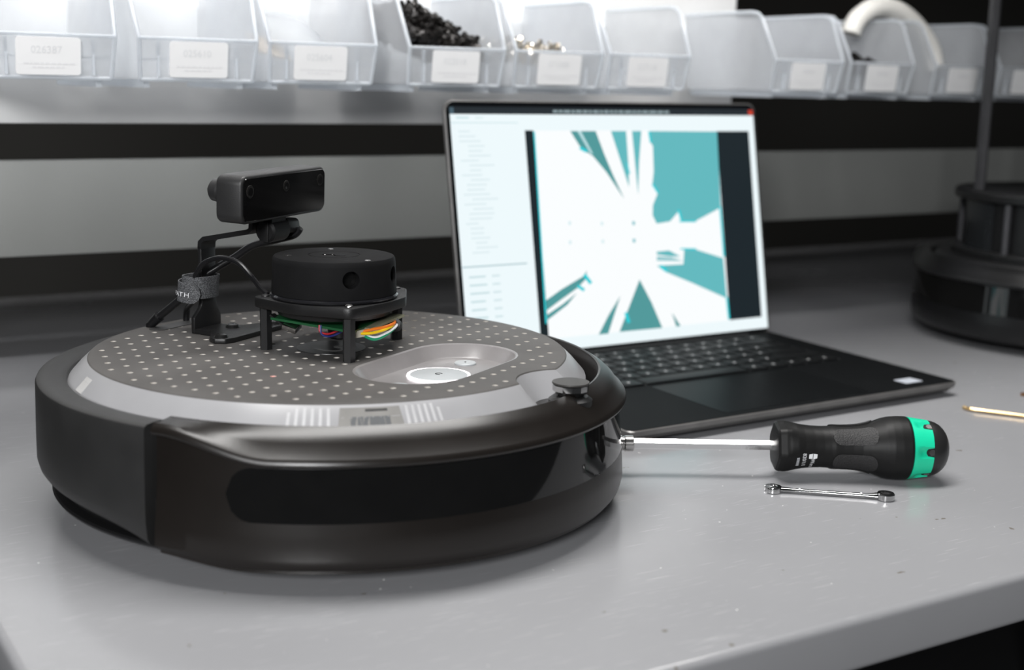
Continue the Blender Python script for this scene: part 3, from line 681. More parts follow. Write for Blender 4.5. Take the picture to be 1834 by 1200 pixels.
# ------------------------------------------------------------------ laptop
LT = (0.2126, -0.0065); LA = radians(1.181); LWID, LDEP = 0.3402, 0.230
TH, LIDL, HY, HZ = radians(10.44), 0.2186, 0.2212, 0.0149
def screen_mesh(parent):
    """display picture: flat printed areas on the lid; s from the left edge, t up from the hinge (metres)"""
    lu = Vector((cos(LA), sin(LA), 0)); lv = Vector((-sin(LA), cos(LA), 0)); tv = lv * sin(TH) + Vector((0, 0, cos(TH)))
    org = Vector((LT[0], LT[1], 0)) + lv * HY + Vector((0, 0, HZ)); nn = lu.cross(tv)
    def st(px_, py_):        # reads a corner of the picture as lid coordinates
        d = FW * FPX + RT * (px_ - 917) - UP * (py_ - 600); p = CAM + d * ((org - CAM).dot(nn) / d.dot(nn)) - org
        return (p.dot(lu), p.dot(tv))
    k = lambda x, y: st(780 + 0.4 * x, 160 + 0.4 * y)
    white = srgb(238, 249, 252); pure = srgb(250, 253, 254); teal = srgb(98, 184, 190); tealb = srgb(122, 202, 208); teald = srgb(80, 152, 154)
    dark = srgb(20, 32, 38); cyan = srgb(40, 205, 215); grey = srgb(205, 228, 232); titl = srgb(30, 38, 44)
    polys = []
    R = lambda s0, t0, s1, t1, c: polys.append(([(s0, t0), (s1, t0), (s1, t1), (s0, t1)], c))
    P = lambda pts, c: polys.append(([k(*p) for p in pts], c))
    S0, S1, T0, T1 = 0.0045, 0.3372, 0.0050, 0.2132
    R(S0, T0, S1, T1, white)
    R(S0, 0.2071, S1, T1, titl); R(0.0046, 0.2071, 0.0085, 0.2125, srgb(70, 92, 104))
    s_a, s_b = st(990, 200)[0], st(1198, 202)[0]
    x = s_a
    while x < s_b:
        wd = random.uniform(0.003, 0.009); R(x, 0.2088, min(x + wd, s_b), 0.2108, srgb(150, 168, 172)); x += wd + 0.0012
    R(0.3310, 0.2076, 0.3366, 0.2122, srgb(205, 62, 40))
    R(S0, 0.1995, 0.070, 0.2003, grey); R(0.010, 0.2032, 0.022, 0.2048, grey); R(0.028, 0.2032, 0.036, 0.2046, srgb(222, 238, 240))
    for i in range(26):
        t = 0.192 - i * 0.0040
        if 0.078 < t < 0.086 or t < 0.02: continue
        s = 0.011 + random.choice((0, 0.004, 0.008)); R(s, t, s + random.uniform(0.010, 0.030), t + 0.0014, srgb(222, 236, 240))
    R(S0, 0.0808, 0.0680, 0.0819, srgb(170, 196, 202))
    for i in range(6):
        t = 0.072 - i * 0.0068; R(0.010, t, 0.024 + random.uniform(0, 0.006), t + 0.0016, srgb(200, 222, 226)); R(0.032, t, 0.040, t + 0.0016, srgb(210, 228, 232))
    R(0.0757, 0.0105, 0.0842, 0.1934, dark)
    R(0.0842, 0.0157, 0.2885, 0.1930, pure)
    R(0.2885, 0.0160, 0.3287, 0.1922, dark)
    # open-ground fan of the map
    P([(955, 188), (1255, 190), (1264, 370), (972, 370), (968, 255), (955, 235)], teal)
    P([(972, 370), (1264, 370), (1272, 530), (1160, 590), (1095, 592), (1085, 545), (1045, 592), (985, 602), (967, 565), (968, 520), (990, 465), (965, 430)], teal)
    P([(598, 188), (712, 188), (752, 295), (790, 385), (840, 492), (760, 372), (700, 300), (665, 278), (640, 255)], teald)
    P([(630, 188), (645, 188), (700, 290), (690, 290)], srgb(190, 224, 228))
    P([(780, 188), (848, 188), (858, 330), (862, 440)], teal)
    P([(874, 188), (916, 188), (906, 330), (902, 475)], teal)
    P([(985, 728), (1040, 722), (1092, 750), (1040, 748), (985, 740)], teal); P([(985, 748), (1050, 752), (1104, 770), (985, 768)], srgb(150, 200, 205))
    P([(1108, 716), (1160, 718), (1282, 756), (1298, 936), (1150, 870), (1025, 818), (985, 790), (1104, 784)], teal)
    P([(908, 852), (962, 955), (1010, 1068), (818, 1086), (855, 990)], teald)
    P([(822, 925), (795, 1010), (768, 1094), (725, 1098), (770, 1010)], teald)
    P([(490, 945), (560, 895), (655, 838), (672, 812), (668, 850), (630, 890), (560, 940), (490, 992)], teald)
    P([(490, 1012), (560, 965), (628, 912), (585, 965), (490, 1038)], teald)
    P([(1052, 1000), (1092, 1060), (1072, 1062)], teald)
    # cyan contour edges
    for a, b, wd in (((436, 190), (490, 1050), 7), ((1268, 525), (1286, 750), 9), ((1298, 930), (1308, 1030), 9), ((950, 190), (958, 240), 9), ((640, 262), (672, 280), 14), ((1082, 540), (1095, 585), 10), ((1085, 592), (1160, 592), 7), ((660, 830), (690, 870), 16), ((630, 880), (660, 900), 14), ((1000, 790), (1030, 815), 14), ((845, 1000), (860, 1045), 14), ((1090, 715), (1160, 716), 7), ((965, 425), (990, 465), 9), ((850, 330), (862, 380), 6)):
        dx, dy = b[0] - a[0], b[1] - a[1]; l = hypot(dx, dy); ox, oy = -dy / l * wd / 2, dx / l * wd / 2
        P([(a[0] + ox, a[1] + oy), (b[0] + ox, b[1] + oy), (b[0] - ox, b[1] - oy), (a[0] - ox, a[1] - oy)], cyan)
    for x, y in ((594, 600), (738, 602), (880, 600), (596, 686), (742, 682), (882, 678)):
        c_ = srgb(120, 190, 200) if x > 870 else srgb(216, 236, 240)
        P([(x - 6, y - 8), (x + 6, y - 8), (x + 6, y + 8), (x - 6, y + 8)], c_)
    verts = []; faces = []; cols = []
    for i, (pts, c) in enumerate(polys):
        b = len(verts); verts += [(s, t, 0.00002 * i) for s, t in pts]
        tri = geometry.tessellate_polygon([[Vector((s, t, 0)) for s, t in pts]])
        for f in tri: faces.append(tuple(b + q for q in f)); cols.append(c)
    me = bpy.data.meshes.new('screen'); me.from_pydata(verts, [], faces)
    at = me.color_attributes.new('display', 'FLOAT_COLOR', 'CORNER')
    for p in me.polygons:
        # face the viewer
        for li in p.loop_indices: at.data[li].color = tuple(cols[p.index]) + (1,)
    m = bpy.data.materials.new('display_glow'); m.use_nodes = True; nt = m.node_tree; b = nt.nodes['Principled BSDF']
    vc = nt.nodes.new('ShaderNodeVertexColor'); vc.layer_name = 'display'
    b.inputs['Base Color'].default_value = (0.01, 0.01, 0.01, 1); b.inputs['Roughness'].default_value = 0.25
    nt.links.new(vc.outputs['Color'], b.inputs['Emission Color']); b.inputs['Emission Strength'].default_value = 1.0
    me.materials.append(m)
    o = bpy.data.objects.new('screen', me); COL.objects.link(o); o.parent = parent
    return o

def make_laptop():
    L = empty('laptop', (LT[0], LT[1], 0), LA, 'open dark laptop showing a teal and white map', 'laptop')
    alu = mat('laptop_silver', (0.20, 0.195, 0.19), 0.40, metal=0.6)
    deck = mat('laptop_deck', (0.005, 0.0055, 0.006), 0.62, spec=0.06, bump=0.1, bscale=900)
    # wedge base
    mb = MB(); o2 = rrect(LWID, LDEP, 0.006, 6, (LWID / 2, LDEP / 2))
    zt = lambda y: 0.0118 + 0.0038 * y / LDEP
    ins = lambda k: [(LWID / 2 + (x - LWID / 2) * (1 - 2 * k / LWID), LDEP / 2 + (y - LDEP / 2) * (1 - 2 * k / LDEP)) for x, y in o2]
    mb.loops([[(x, y, 0.0028) for x, y in ins(0.010)], [(x, y, 0.0040) for x, y in ins(0.004)], [(x, y, zt(y) - 0.0040) for x, y in ins(0.0004)], [(x, y, zt(y) - 0.0008) for x, y in o2], [(x, y, zt(y)) for x, y in ins(0.0007)]], True, True)
    B = mb.build('base', alu, L)
    for y in (0.020, 0.205):
        f = MB().box((LWID / 2, y, 0.0015), (0.24, 0.008, 0.0030)).build('rubber_foot', rubber, B, bevel=0.0006)
    d = MB(); o3 = ins(0.0012)
    d.loops([[(x, y, zt(y) - 0.0001) for x, y in o3], [(x, y, zt(y) + 0.0003) for x, y in o3]], False, True)
    D = d.build('palm_rest', deck, B)
    up = lambda y: zt(y) + 0.0003
    tpo = rrect(0.150, 0.088, 0.003, 3, (0.170, 0.0525))
    t = MB(); t.loops([[(x, y, up(y)) for x, y in tpo], [(x, y, up(y) + 0.00015) for x, y in tpo]], False, True)
    t.build('trackpad', mat('trackpad', (0.004, 0.0045, 0.005), 0.40, spec=0.06), B)
    # keyboard well and keys
    kw = rrect(0.284, 0.106, 0.003, 3, (0.170, 0.1555))
    t = MB(); t.loops([[(x, y, up(y)) for x, y in kw], [(x, y, up(y) + 0.0001) for x, y in kw]], False, True)
    t.build('keyboard_tray', mat('key_tray', (0.007, 0.007, 0.008), 0.5), B)
    KB = B
    key_m = mat('key_black', (0.005, 0.0055, 0.006), 0.5, spec=0.15)
    kd = {}
    def key(x, y, w_, h_):
        kk = (round(w_, 4), round(h_, 4))
        o = None
        if kk not in kd:
            r = rrect(w_, h_, 0.0015, 2); b = MB()
            b.loops([[(px_, py_, 0) for px_, py_ in r], [(px_, py_, 0.0009) for px_, py_ in r], [(px_ * 0.95, py_ * 0.95, 0.0012) for px_, py_ in r]], False, True)
            o = b.build('key', key_m, KB); kd[kk] = o
        else:
            o = kd[kk].copy(); COL.objects.link(o); o.parent = KB
        o.location = (x, y, up(y) + 0.0001); o.rotation_euler = (math.atan(0.0038 / LDEP), 0, 0)
        if w_ < 0.024:
            if 'lg' not in kd:
                g = MB(); g.add([(-0.0011, -0.0014, 0.00125), (0.0011, -0.0014, 0.00125), (0.0011, 0.0014, 0.00125), (-0.0011, 0.0014, 0.00125)], [(0, 1, 2, 3)])
                kd['lg'] = g.build('key_legend', mat('legend_glow', (0.5, 0.5, 0.5), 0.5, emit=(1, 1, 1), estr=0.10), o)
            else:
                g = kd['lg'].copy(); COL.objects.link(g); g.parent = o
    rows = [(0.1110, 0.0170, [1.15, 1, 1.15, 5.6, 1.15, 1.15, 1, 1, 1]), (0.1300, 0.0165, [2.2] + [1] * 10 + [2.7]), (0.1490, 0.0165, [1.7] + [1] * 11 + [2.15]), (0.1680, 0.0165, [1.45] + [1] * 12 + [1.45]),
            (0.1870, 0.0165, [1] * 13 + [1.9]), (0.2025, 0.0105, [1.065] * 14)]
    for y, h_, ws in rows:
        tot = sum(ws); unit = 0.278 / tot; x = 0.031
        for a in ws:
            key(x + a * unit / 2, y, a * unit - 0.0022, h_); x += a * unit
    s = MB().prism(rrect(0.020, 0.014, 0.001, 2), 0, 0.0002).build('sticker', mat('silver_sticker', (0.55, 0.58, 0.64), 0.3), B); s.location = (0.302, 0.020, up(0.018))
    # lid
    LID = bpy.data.objects.new('lid', None)
    mb = MB(); o4 = rrect(LWID, LIDL, 0.008, 6, (LWID / 2, LIDL / 2))
    sh = lambda k: [(LWID / 2 + (x - LWID / 2) * (1 - 2 * k / LWID), LIDL / 2 + (y - LIDL / 2) * (1 - 2 * k / LIDL)) for x, y in o4]
    mb.loops([[(x, y, -0.0052) for x, y in sh(0.0010)], [(x, y, -0.0045) for x, y in sh(0.0002)], [(x, y, -0.0006) for x, y in o4], [(x, y, -0.0002) for x, y in sh(0.0006)]], True, True)
    LIDO = mb.build('lid', alu, L)
    MX = Matrix.Translation((0, HY, HZ)) @ Matrix.Rotation(pi / 2 - TH, 4, 'X')
    LIDO.matrix_local = MX
    bz = MB(); o5 = sh(0.0014)
    bz.loops([[(x, y, -0.0002) for x, y in o5], [(x, y, 0.0002) for x, y in o5]], False, True)
    bz.build('screen_bezel', mat('bezel_black', (0.004, 0.005, 0.006), 0.2), LIDO)
    sc = screen_mesh(LIDO); sc.location = (0, 0, 0.0003)
    h = MB().cyl((0.03, HY, 0.0135), (LWID - 0.03, HY, 0.0135), 0.0038, 16).build('hinge', black_plastic, B)
make_laptop()

# ------------------------------------------------------------------ screwdriver
def make_screwdriver():
    S0 = Vector((0.2558, -0.1018, 0)); S1 = Vector((0.3517, -0.1585, 0)); ln = (S1 - S0).length; az = atan2(S1.y - S0.y, S1.x - S0.x)
    zc = 0.0206
    D = empty('screwdriver', (S0.x, S0.y, 0), az, 'black handled screwdriver with a green ring lying on the bench', 'screwdriver')
    # handle frame: x along the axis
    prof = [(0.0, 0.0120), (0.0006, 0.0148), (0.0020, 0.0159), (0.0060, 0.0163), (0.0090, 0.0159), (0.0130, 0.0149), (0.0180, 0.0140), (0.0240, 0.0134), (0.0300, 0.0132), (0.0345, 0.0134), (0.0370, 0.0137), (0.0420, 0.0136), (0.0480, 0.0138), (0.0540, 0.0144), (0.0600, 0.0158), (0.0650, 0.0176), (0.0690, 0.0190), (0.0730, 0.0199), (0.0780, 0.0203), (0.0838, 0.0203), (0.0846, 0.0199)]
    def rad(u):
        for (a, ra), (b, rb) in zip(prof, prof[1:]):
            if u <= b: return ra + (rb - ra) * (u - a) / (b - a)
        return prof[-1][1]
    def hexf(th, kk):
        d = ((th + pi / 6) % (pi / 3)) - pi / 6
        return 1 - kk * (1 - min(1.0, 0.905 / cos(d)))
    def P(u, th, dr=0.0):
        kk = max(0.0, 1 - abs(u - 0.004) / 0.009) if u < 0.014 else 0.0
        kk = min(1, kk * 1.6)
        r = rad(u) * hexf(th + 0.35, kk) + dr
        return Vector((u, r * cos(th), zc + r * sin(th)))
    us = sorted(set([p[0] for p in prof] + [i * 0.0845 / 60 for i in range(61)]))
    N = 72; mb = MB(); mb.loops([[P(u, 2 * pi * k / N) for k in range(N)] for u in us], True, True)
    hm = mat('handle_black', (0.009, 0.009, 0.009), 0.46, spec=0.20, bump=0.08, bscale=2500, rvar=0.06, nscale=90)
    H = mb.build('handle', hm, D, angle=28)
    # textured soft grip pads
    pad_m = mat('grip_pad', (0.016, 0.0155, 0.016), 0.55, bump=1.0, bscale=1300)
    for k in range(5):
        t0 = radians(72 * k + 137)
        nu, nt_ = 30, 12; vs = []
        hw, hl = radians(24), 0.0138
        for i in range(nu + 1):
            u = 0.0495 - hl + 2 * hl * i / nu; e = min(u - (0.0495 - hl), 0.0495 + hl - u); rr_ = 0.0055
            q = 1.0 if e > rr_ else sqrt(max(0.0, 1 - ((rr_ - e) / rr_) ** 2)) * 0.75 + 0.25
            for j in range(nt_ + 1):
                th = t0 - hw * q + 2 * hw * q * j / nt_; vs.append(P(u, th, 0.0002))
        g = MB(); g.add(vs, [(i * (nt_ + 1) + j, (i + 1) * (nt_ + 1) + j, (i + 1) * (nt_ + 1) + j + 1, i * (nt_ + 1) + j + 1) for i in range(nu) for j in range(nt_)])
        g.build('grip_pad', pad_m, H, solid=0.0005)
    # green magazine ring with scallops
    gm = mat('ring_green', srgb(22, 205, 158), 0.38, var=0.04)
    def rring(u, th):
        f = (u - 0.0850) / 0.0128; r = 0.0200 - 0.0018 * f
        d = ((th + 0.105 + pi / 6) % (pi / 3)) - pi / 6
        sc = max(0.0, 1 - (d / 0.19) ** 2) * sstep(0.12, 0.5, f)
        return r - 0.0022 * sc
    ul = [0.0850 + 0.0128 * i / 10 for i in range(11)]; N = 144
    mb = MB(); mb.loops([[Vector((u, rring(u, 2 * pi * k / N) * cos(2 * pi * k / N), zc + rring(u, 2 * pi * k / N) * sin(2 * pi * k / N))) for k in range(N)] for u in ul], True, True)
    G = mb.build('green_ring', gm, D, angle=40)
    for k in range(6):
        th = -0.105 + k * pi / 3; c = Vector((0, cos(th), sin(th)))
        o = Vector((0.0962, 0, zc)) + c * 0.0150
        h = MB().cyl(o, o + c * 0.0024, 0.0031, 20).build('bit_hole', black_flat, G)
        MB().cyl(o + Vector((0.0004, 0, 0)), o + c * 0.0027 + Vector((0.0004, 0, 0)), 0.0022, 6).build('bit_end', steel, h)
    # end cap
    mb = MB(); L = []
    for i in range(0, 15):
        a = pi / 2 * i / 14; L.append((0.0980 + 0.0136 * sin(a), max(0.0001, 0.0178 * cos(a) ** 0.85)))
    mb.loops([[Vector((u, r * cos(2 * pi * k / 64), zc + r * sin(2 * pi * k / 64))) for k in range(64)] for u, r in [(0.0978, 0.0170)] + L], True, True)
    mb.build('end_cap', mat('cap_black', (0.018, 0.018, 0.018), 0.32), D, angle=60)
    # hexagonal shaft with a collar and a bit
    hx = [(0.0035 * cos(radians(96 + 60 * k)), zc + 0.0035 * sin(radians(96 + 60 * k))) for k in range(6)]
    sh = MB().loops([[(u, y, z) for y, z in hx] for u in (0.002, -0.0935)], True, True).build('shaft', mat('shaft_steel', (0.85, 0.85, 0.85), 0.16, metal=1.0, var=0.02), D)
    co = MB().rev([(0, 0), (0.0042, 0), (0.0052, 0.0006), (0.0052, 0.0055), (0.0046, 0.0062), (0.0046, 0.0072), (0.0052, 0.0078), (0.0050, 0.0118), (0.0036, 0.0124), (0, 0.0124)], 28).build('collar', steel, D)
    co.rotation_euler = (0, -pi / 2, 0); co.location = (-0.0895, 0, zc)
    MB().cyl((-0.1000, 0, zc), (-0.1030, 0, zc), 0.0030, 6, r1=0.0018).build('bit', steel, D)
    # printed lettering runs down the side of the handle
    def wrap(u0, th0):
        return lambda x, y: P(u0 + y, th0 + (x / rad(u0)), 0.00012)
    T0 = radians(183)
    text_mesh('Wera', 0.0038, wrap(0.0215, T0 + radians(16)), 'lettering', white_ink, H)
    text_mesh('820/1/1', 0.0034, wrap(0.0160, T0), 'lettering', white_ink, H)
    lg = MB(); f = wrap(0.0, 0)
    pts = [(-0.0008, 0.0), (0.0022, 0.0), (0.0030, 0.0016), (0.0022, 0.0052), (-0.0008, 0.0052), (-0.0014, 0.0026)]
    lw = wrap(0.0200, T0 + radians(3))
    lg.add([lw(x * 0.9, y) for x, y in [(0, 0), (0.0034, 0.0), (0.0038, 0.0024), (-0.0004, 0.0024)]], [(0, 1, 2, 3)])
    lg.add([lw(x * 0.9, y) for x, y in [(-0.0004, 0.0028), (0.0038, 0.0028), (0.0034, 0.0053), (0, 0.0053)]], [(0, 1, 2, 3)])
    lg.build('emblem', white_ink, H)
    for k in range(6):
        d = wrap(0.0122, T0 + radians(11)); g = MB(); g.add([d(0.0012 * k + x, y) for x, y in [(0, 0), (0.0009, 0), (0.0009, 0.0018), (0, 0.0018)]], [(0, 1, 2, 3)])
        g.build('fine_print', mat('faint_ink', (0.38, 0.39, 0.41), 0.5), H)
make_screwdriver()

# ------------------------------------------------------------------ wrench and hex keys
def make_small_tools():
    a = Vector((0.2302, -0.1237, 0)); b = Vector((0.289, -0.1748, 0)); ln = (b - a).length; az = atan2(b.y - a.y, b.x - a.x)
    W = empty('wrench', (a.x, a.y, 0), az, 'small chrome combination wrench in front of the screwdriver', 'wrench')
    ca, cb = 0.0048, ln - 0.0055
    sh = MB(); L = []
    for x, hw, z0, z1 in ((ca + 0.002, 0.0034, 0.0006, 0.0036), (ca + 0.009, 0.0021, 0.0008, 0.0034), (ca + 0.014, 0.0019, 0.0009, 0.0032), (cb - 0.012, 0.0018, 0.0009, 0.0032), (cb - 0.007, 0.0024, 0.0006, 0.0036), (cb - 0.003, 0.0034, 0.0002, 0.0042)):
        zm = (z0 + z1) / 2; L.append([(x, -hw * 0.6, z0), (x, hw * 0.6, z0), (x, hw, zm), (x, hw * 0.6, z1), (x, -hw * 0.6, z1), (x, -hw, zm)])
    sh.loops(L, True, True); sh.build('shank', chrome, W, bevel=0.0003)
    # ring end: 12-point hole
    n = 48; ro = 0.0055
    out = lambda r, z: [(cb + r * cos(2 * pi * k / n), r * sin(2 * pi * k / n), z) for k in range(n)]
    inn = lambda z: [(cb + (0.0031 + (0.0005 if k % 4 < 2 else 0)) * cos(2 * pi * k / n), (0.0031 + (0.0005 if k % 4 < 2 else 0)) * sin(2 * pi * k / n), z) for k in range(n)]
    rg = MB(); rg.loops([inn(0.0), out(ro - 0.0006, 0.0), out(ro, 0.0008), out(ro, 0.0038), out(ro - 0.0006, 0.0046), inn(0.0046), inn(0.0)])
    rg.build('ring_end', chrome, W)
    # open end jaws
    jaw = []
    for i in range(26):
        t = radians(30 + 300 * i / 25) ; jaw.append((0.0052 * cos(t + pi + pi), 0.0052 * sin(t)))
    rot = radians(15)
    outer = [(0.0054 * cos(radians(40 + 280 * i / 30)), 0.0054 * sin(radians(40 + 280 * i / 30))) for i in range(31)]
    inner = [(0.0046, -0.0021), (-0.0010, -0.0021), (-0.0022, -0.0010), (-0.0022, 0.0010), (-0.0010, 0.0021), (0.0046, 0.0021)]
    poly = outer + inner
    m = Matrix.Translation((ca, 0, 0)) @ Matrix.Rotation(pi + rot, 4, 'Z')
    MB().prism(poly, 0.0002, 0.0040, mtx=m).build('open_end', chrome, W, bevel=0.0004)
    for x in (0.021, ln - 0.020):
        MB().box((x, 0, 0.0032), (0.0010, 0.0024, 0.0003)).build('stamp_mark', white_ink, W)
    brass = mat('brass_key', (0.62, 0.44, 0.22), 0.25, metal=1.0)
    p = Vector((0.5190, -0.0455, 0)); q = Vector((0.5395, -0.0795, 0)); d = (q - p).normalized(); r = 0.0016
    k = MB(); z = r + 0.0002
    e = Vector((d.y, -d.x, 0))
    pts = [Vector((0.5152, -0.0400, z)), Vector((0.5168, -0.0432, z)), Vector((0.5190, -0.0462, z)), Vector((0.5222, -0.0512, z)), q + Vector((0, 0, z)), q + d * 0.05 + Vector((0, 0, z))]
    k.tube([Vector((0.5180, -0.0345, z)), Vector((0.5172, -0.0395, z)), Vector((0.5182, -0.0432, z)), Vector((0.5207, -0.0480, z)), q + Vector((0, 0, z)), q + d * 0.05 + Vector((0, 0, z))], r, 6)
    tag(k.build('hex_key', brass), 'brass coloured hex key lying right of the laptop corner', 'hex key')
    dd = FW * FPX + RT * (1829 - 917) - UP * (706 - 600); p2 = CAM + dd * ((0.0018 - CAM.z) / dd.z)
    k2 = MB(); k2.tube([p2, p2 + Vector((0.03, -0.014, 0)), p2 + Vector((0.06, -0.028, 0))], 0.0016, 6)
    tag(k2.build('hex_key', mat('copper_key', (0.50, 0.28, 0.15), 0.3, metal=1.0)), 'copper coloured hex key at the right edge, only its tip showing', 'hex key')
make_small_tools()

# ------------------------------------------------------------------ bins on the panel
bin_m = frosted('bin_plastic', (0.90, 0.91, 0.925), 0.40, 0.25)
rim_m = frosted('bin_rim', (0.86, 0.89, 0.92), 0.80, 0.25)
card_m = mat('label_card', (0.93, 0.93, 0.93), 0.6, var=0.01)
ink_m = mat('label_ink', (0.79, 0.80, 0.81), 0.6, var=0.02)
BY, BZ = 0.2715, 0.2415
def make_bins():
    hb, ht = 0.0430, 0.0478
    hw = lambda z: hb + (ht - hb) * z / 0.076
    xw = lambda s, y, z: Vector((s * hw(z), y, z))
    side = [(0.007, 0.0), (0.0, 0.030), (0.020, 0.070), (0.026, 0.0745), (0.036, 0.076), (0.139, 0.076), (0.137, 0.0)]
    sh = MB()
    for s in (-1, 1): sh.add([xw(s, y, z) for y, z in side], [tuple(range(len(side)))])
    f = [xw(-1, 0.007, 0), xw(1, 0.007, 0), xw(1, 0, 0.030), xw(-1, 0, 0.030)]; sh.add(f, [(0, 1, 2, 3)])
    sh.add([xw(-1, 0.007, 0), xw(1, 0.007, 0), xw(1, 0.137, 0), xw(-1, 0.137, 0)], [(0, 1, 2, 3)])
    sh.add([xw(-1, 0.137, 0), xw(1, 0.137, 0), xw(1, 0.139, 0.076), xw(-1, 0.139, 0.076)], [(0, 1, 2, 3)])
    sh.add([xw(-0.7, 0.139, 0.074), xw(0.7, 0.139, 0.074), xw(0.7, 0.1525, 0.074), xw(-0.7, 0.1525, 0.074)], [(0, 1, 2, 3)])
    rim = MB()
    for s in (-1, 1):
        rim.tube([xw(s, y, z) for y, z in [(0.007, 0), (0.0, 0.030), (0.020, 0.070), (0.026, 0.0745), (0.036, 0.076), (0.139, 0.076)]], 0.0016, 6, smooth=False)
        rim.box((s * 0.036, 0.075, -0.0030), (0.004, 0.122, 0.006)); rim.box((s * 0.030, 0.0045, 0.0150), (0.0016, 0.003, 0.026), mtx=None)
    rim.tube([xw(-1, 0, 0.030), xw(1, 0, 0.030)], 0.0013, 6, smooth=False); rim.tube([xw(-1, 0.007, 0), xw(1, 0.007, 0)], 0.0014, 6, smooth=False)
    rim.tube([xw(-1, 0.006, 0.015), xw(1, 0.006, 0.015)], 0.0007, 6, smooth=False)
    proto = None
    xs = [-0.0975, 0.0096, 0.1100, 0.2300, 0.3315, 0.4300, 0.6260, 0.7270, 0.8510, 0.9540]
    nums = ['026387', '025610', '025604', '022018', '071088', '027118', '', '', '', '']
    labs = ['clear parts bin labelled 026387, leftmost on the shelf panel', 'clear parts bin, second from the left, labelled 025610', 'clear parts bin, third from the left, holding bagged parts', 'clear parts bin heaped with black bolts',
            'clear parts bin with a few shiny silver nuts', 'clear parts bin left of the empty gap in the row', 'clear parts bin just right of the empty gap in the row', 'clear parts bin with a little black hardware, right of the laptop',
            'clear parts bin in front of the white coil', 'clear parts bin at the right edge, behind the upright rod']
    ang = math.atan2(0.004, 0.030)
    for i, x in enumerate(xs):
        b = empty('parts_bin', (x, BY, BZ), 0, labs[i], 'bin', 'clear parts bins hanging in a row')
        if proto is None:
            sh_o = sh.build('bin_body', bin_m, b, solid=0.0013, fixn=True); rim_o = rim.build('bin_rim', rim_m, b)
            cd_ = MB(); cd_.prism(rrect(0.0445, 0.0262, 0.0022, 3), 0, 0.0006); card_o = cd_.build('label_card', card_m, b)
            proto = (sh_o, rim_o, card_o)
            card = card_o
        else:
            for o in proto:
                c = o.copy(); COL.objects.link(c); c.parent = b
                if o is proto[2]: card = c
        offx = -0.002 + (0.0015 if i % 3 == 1 else -0.001 if i % 3 == 2 else 0)
        card.matrix_local = Matrix.Translation((offx, 0.0004, 0.0152)) @ Matrix.Rotation(pi / 2 + ang, 4, 'X')
        if nums[i]:
            t = text_mesh(nums[i], 0.0072, lambda X, Y: Vector((X - 0.0122, Y + 0.0020, 0.0007)), 'part_number', ink_m, card)
        ln = MB()
        for r_ in range(2):
            X = -0.017 + r_ * 0.006; e = 0.017 - r_ * 0.008
            while X < e:
                wd = random.uniform(0.0015, 0.0045); ln.add([(X, -0.0058 - r_ * 0.0026, 0.0007), (X + wd, -0.0058 - r_ * 0.0026, 0.0007), (X + wd, -0.0046 - r_ * 0.0026, 0.0007), (X, -0.0046 - r_ * 0.0026, 0.0007)], [(0, 1, 2, 3)]); X += wd + 0.0008
        if not nums[i]:
            ln.add([(-0.008, 0.003, 0.0007), (0.008, 0.003, 0.0007), (0.008, 0.0062, 0.0007), (-0.008, 0.0062, 0.0007)], [(0, 1, 2, 3)])
        ln.build('fine_print', mat('print_pale', (0.86, 0.86, 0.87), 0.6, var=0.01), card)
    return xs
BINX = make_bins()

def hardware(name, xc, hfn, n, m, label, cat, rmin, rmax, bolt=True, seed=3):
    """loose hardware heaped in one bin"""
    rnd = random.Random(seed); mb = MB()
    for i in range(n):
        x = rnd.uniform(-0.033, 0.033); y = rnd.uniform(0.020, 0.118); h = hfn(x, y)
        if h < 0.003: continue
        z = 0.004 + rnd.uniform(0.55, 1.0) * h
        s = z * (0.9 if z < 0.03 else 0.9)
        ymin = 0.014 if z < 0.028 else 0.014 + (z - 0.028) * 0.95
        if y < ymin: y = ymin + rnd.uniform(0, 0.02)
        d = Vector((rnd.gauss(0, 1), rnd.gauss(0, 1), rnd.gauss(0, 0.7))).normalized(); r = rnd.uniform(rmin, rmax)
        c = Vector((x, y, z))
        if bolt:
            mb.cyl(c - d * r * 0.7, c + d * r * 0.5, r, 8); mb.cyl(c + d * r * 0.5, c + d * r * 1.9, r * 0.6, 6)
        else:
            mb.cyl(c - d * r * 0.35, c + d * r * 0.35, r, 6, bev=r * 0.12)
    o = mb.build(name, m, None, angle=40); o.location = (xc, BY, BZ + 0.0014)
    return tag(o, label, cat, kind='stuff')
hardware('black_bolts', BINX[3], lambda x, y: (0.060 if x < -0.012 else max(0.028, 0.060 - (x + 0.012) * 0.75)), 1000, mat('bolt_black', (0.018, 0.016, 0.015), 0.28, metal=0.6), 'heap of small black bolts in a clear bin', 'bolts', 0.0030, 0.0042)
hardware('silver_nuts', BINX[4], lambda x, y: max(0.0, 0.037 - (x + 0.03) * 0.14), 420, mat('nut_silver', (0.75, 0.70, 0.62), 0.18, metal=1.0), 'shiny silver nuts lying in a clear bin', 'nuts', 0.0026, 0.0036, bolt=False, seed=5)
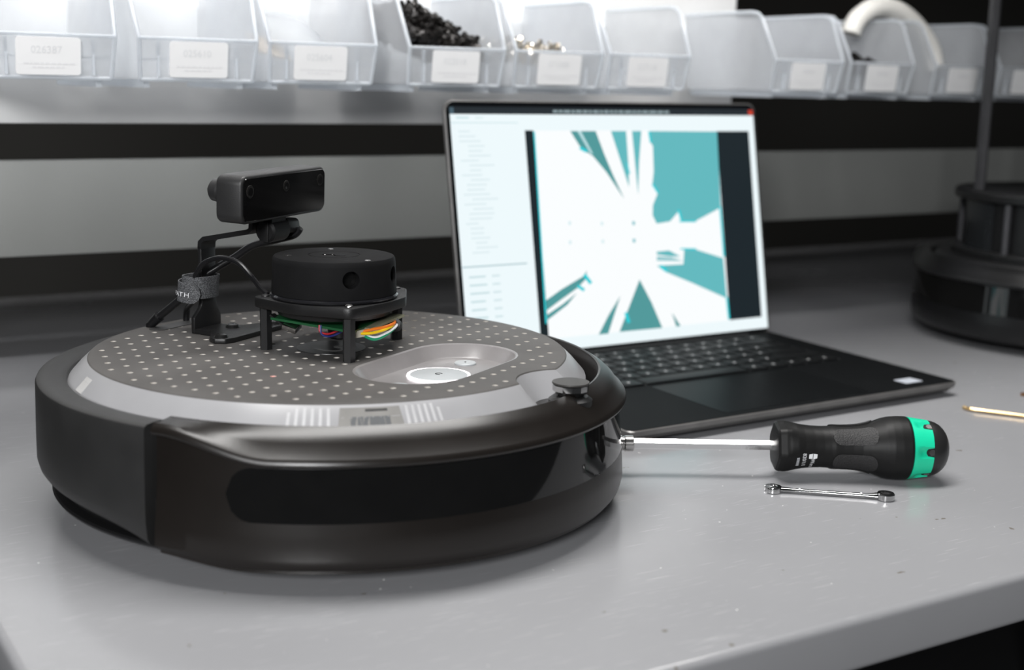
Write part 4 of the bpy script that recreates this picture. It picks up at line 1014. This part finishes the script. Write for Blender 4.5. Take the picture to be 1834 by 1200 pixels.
hardware('black_spacers', BINX[7], lambda x, y: max(0.0, 0.038 - (x + 0.03) * 0.25), 320, MATS['bolt_black'], 'few black spacers in a bin right of the laptop', 'spacers', 0.0026, 0.0034, seed=9)

def bagged_parts():
    bag = frosted('bag_film', (0.72, 0.74, 0.76), 0.55, 0.2)
    rnd = random.Random(4)
    def pillow(name, loc, sx, sy, sz, m, rot, label, cat):
        mb = MB(); n, k = 14, 8; L = []
        for j in range(k + 1):
            v = -1 + 2 * j / k; row = []
            for i in range(n):
                a = 2 * pi * i / n; rr_ = (1 - abs(v) ** 3) ** 0.5 if abs(v) < 1 else 0.02
                row.append((sx * cos(a) * max(rr_, .05) * (1 + 0.10 * rnd.uniform(-1, 1)), sy * v, sz * sin(a) * max(rr_, .08) * (1 + 0.18 * rnd.uniform(-1, 1))))
            L.append(row)
        mb.loops(L, True, True); o = mb.build(name, m, None, angle=60); o.location = loc; o.rotation_euler = rot
        return tag(o, label, cat)
    x = BINX[2]
    pillow('parts_bag', (x + 0.010, BY + 0.078, BZ + 0.032), 0.028, 0.046, 0.012, bag, (radians(28), radians(8), 0.2), 'crumpled clear bag of parts in the third bin', 'bag')
    c = MB().box((0, 0, 0), (0.030, 0.040, 0.0016)).build('parts_card', mat('tan_card', (0.55, 0.46, 0.36), 0.7), None); c.location = (x - 0.019, BY + 0.070, BZ + 0.028); c.rotation_euler = (radians(25), radians(12), 0.1)
    tag(c, 'tan card lying in the third bin from the left', 'card')
bagged_parts()

# white hose arched from one bin into the next at the right
def white_hose():
    wm = mat('hose_white', (0.84, 0.82, 0.77), 0.45, var=0.02)
    y = 0.335
    pts = [(0.7425, y, 0.303), (0.7455, y, 0.311), (0.754, y, 0.321), (0.772, y, 0.3305), (0.792, y, 0.3325), (0.812, y, 0.3290), (0.834, y, 0.3190), (0.853, y, 0.3055), (0.869, y, 0.288), (0.876, y, 0.270)]
    o = MB().tube(pts, 0.0105, 18, sub=6).build('hose', wm, None, angle=60)
    tag(o, 'white bent hose arching over the two bins beside the upright rod', 'hose')
white_hose()
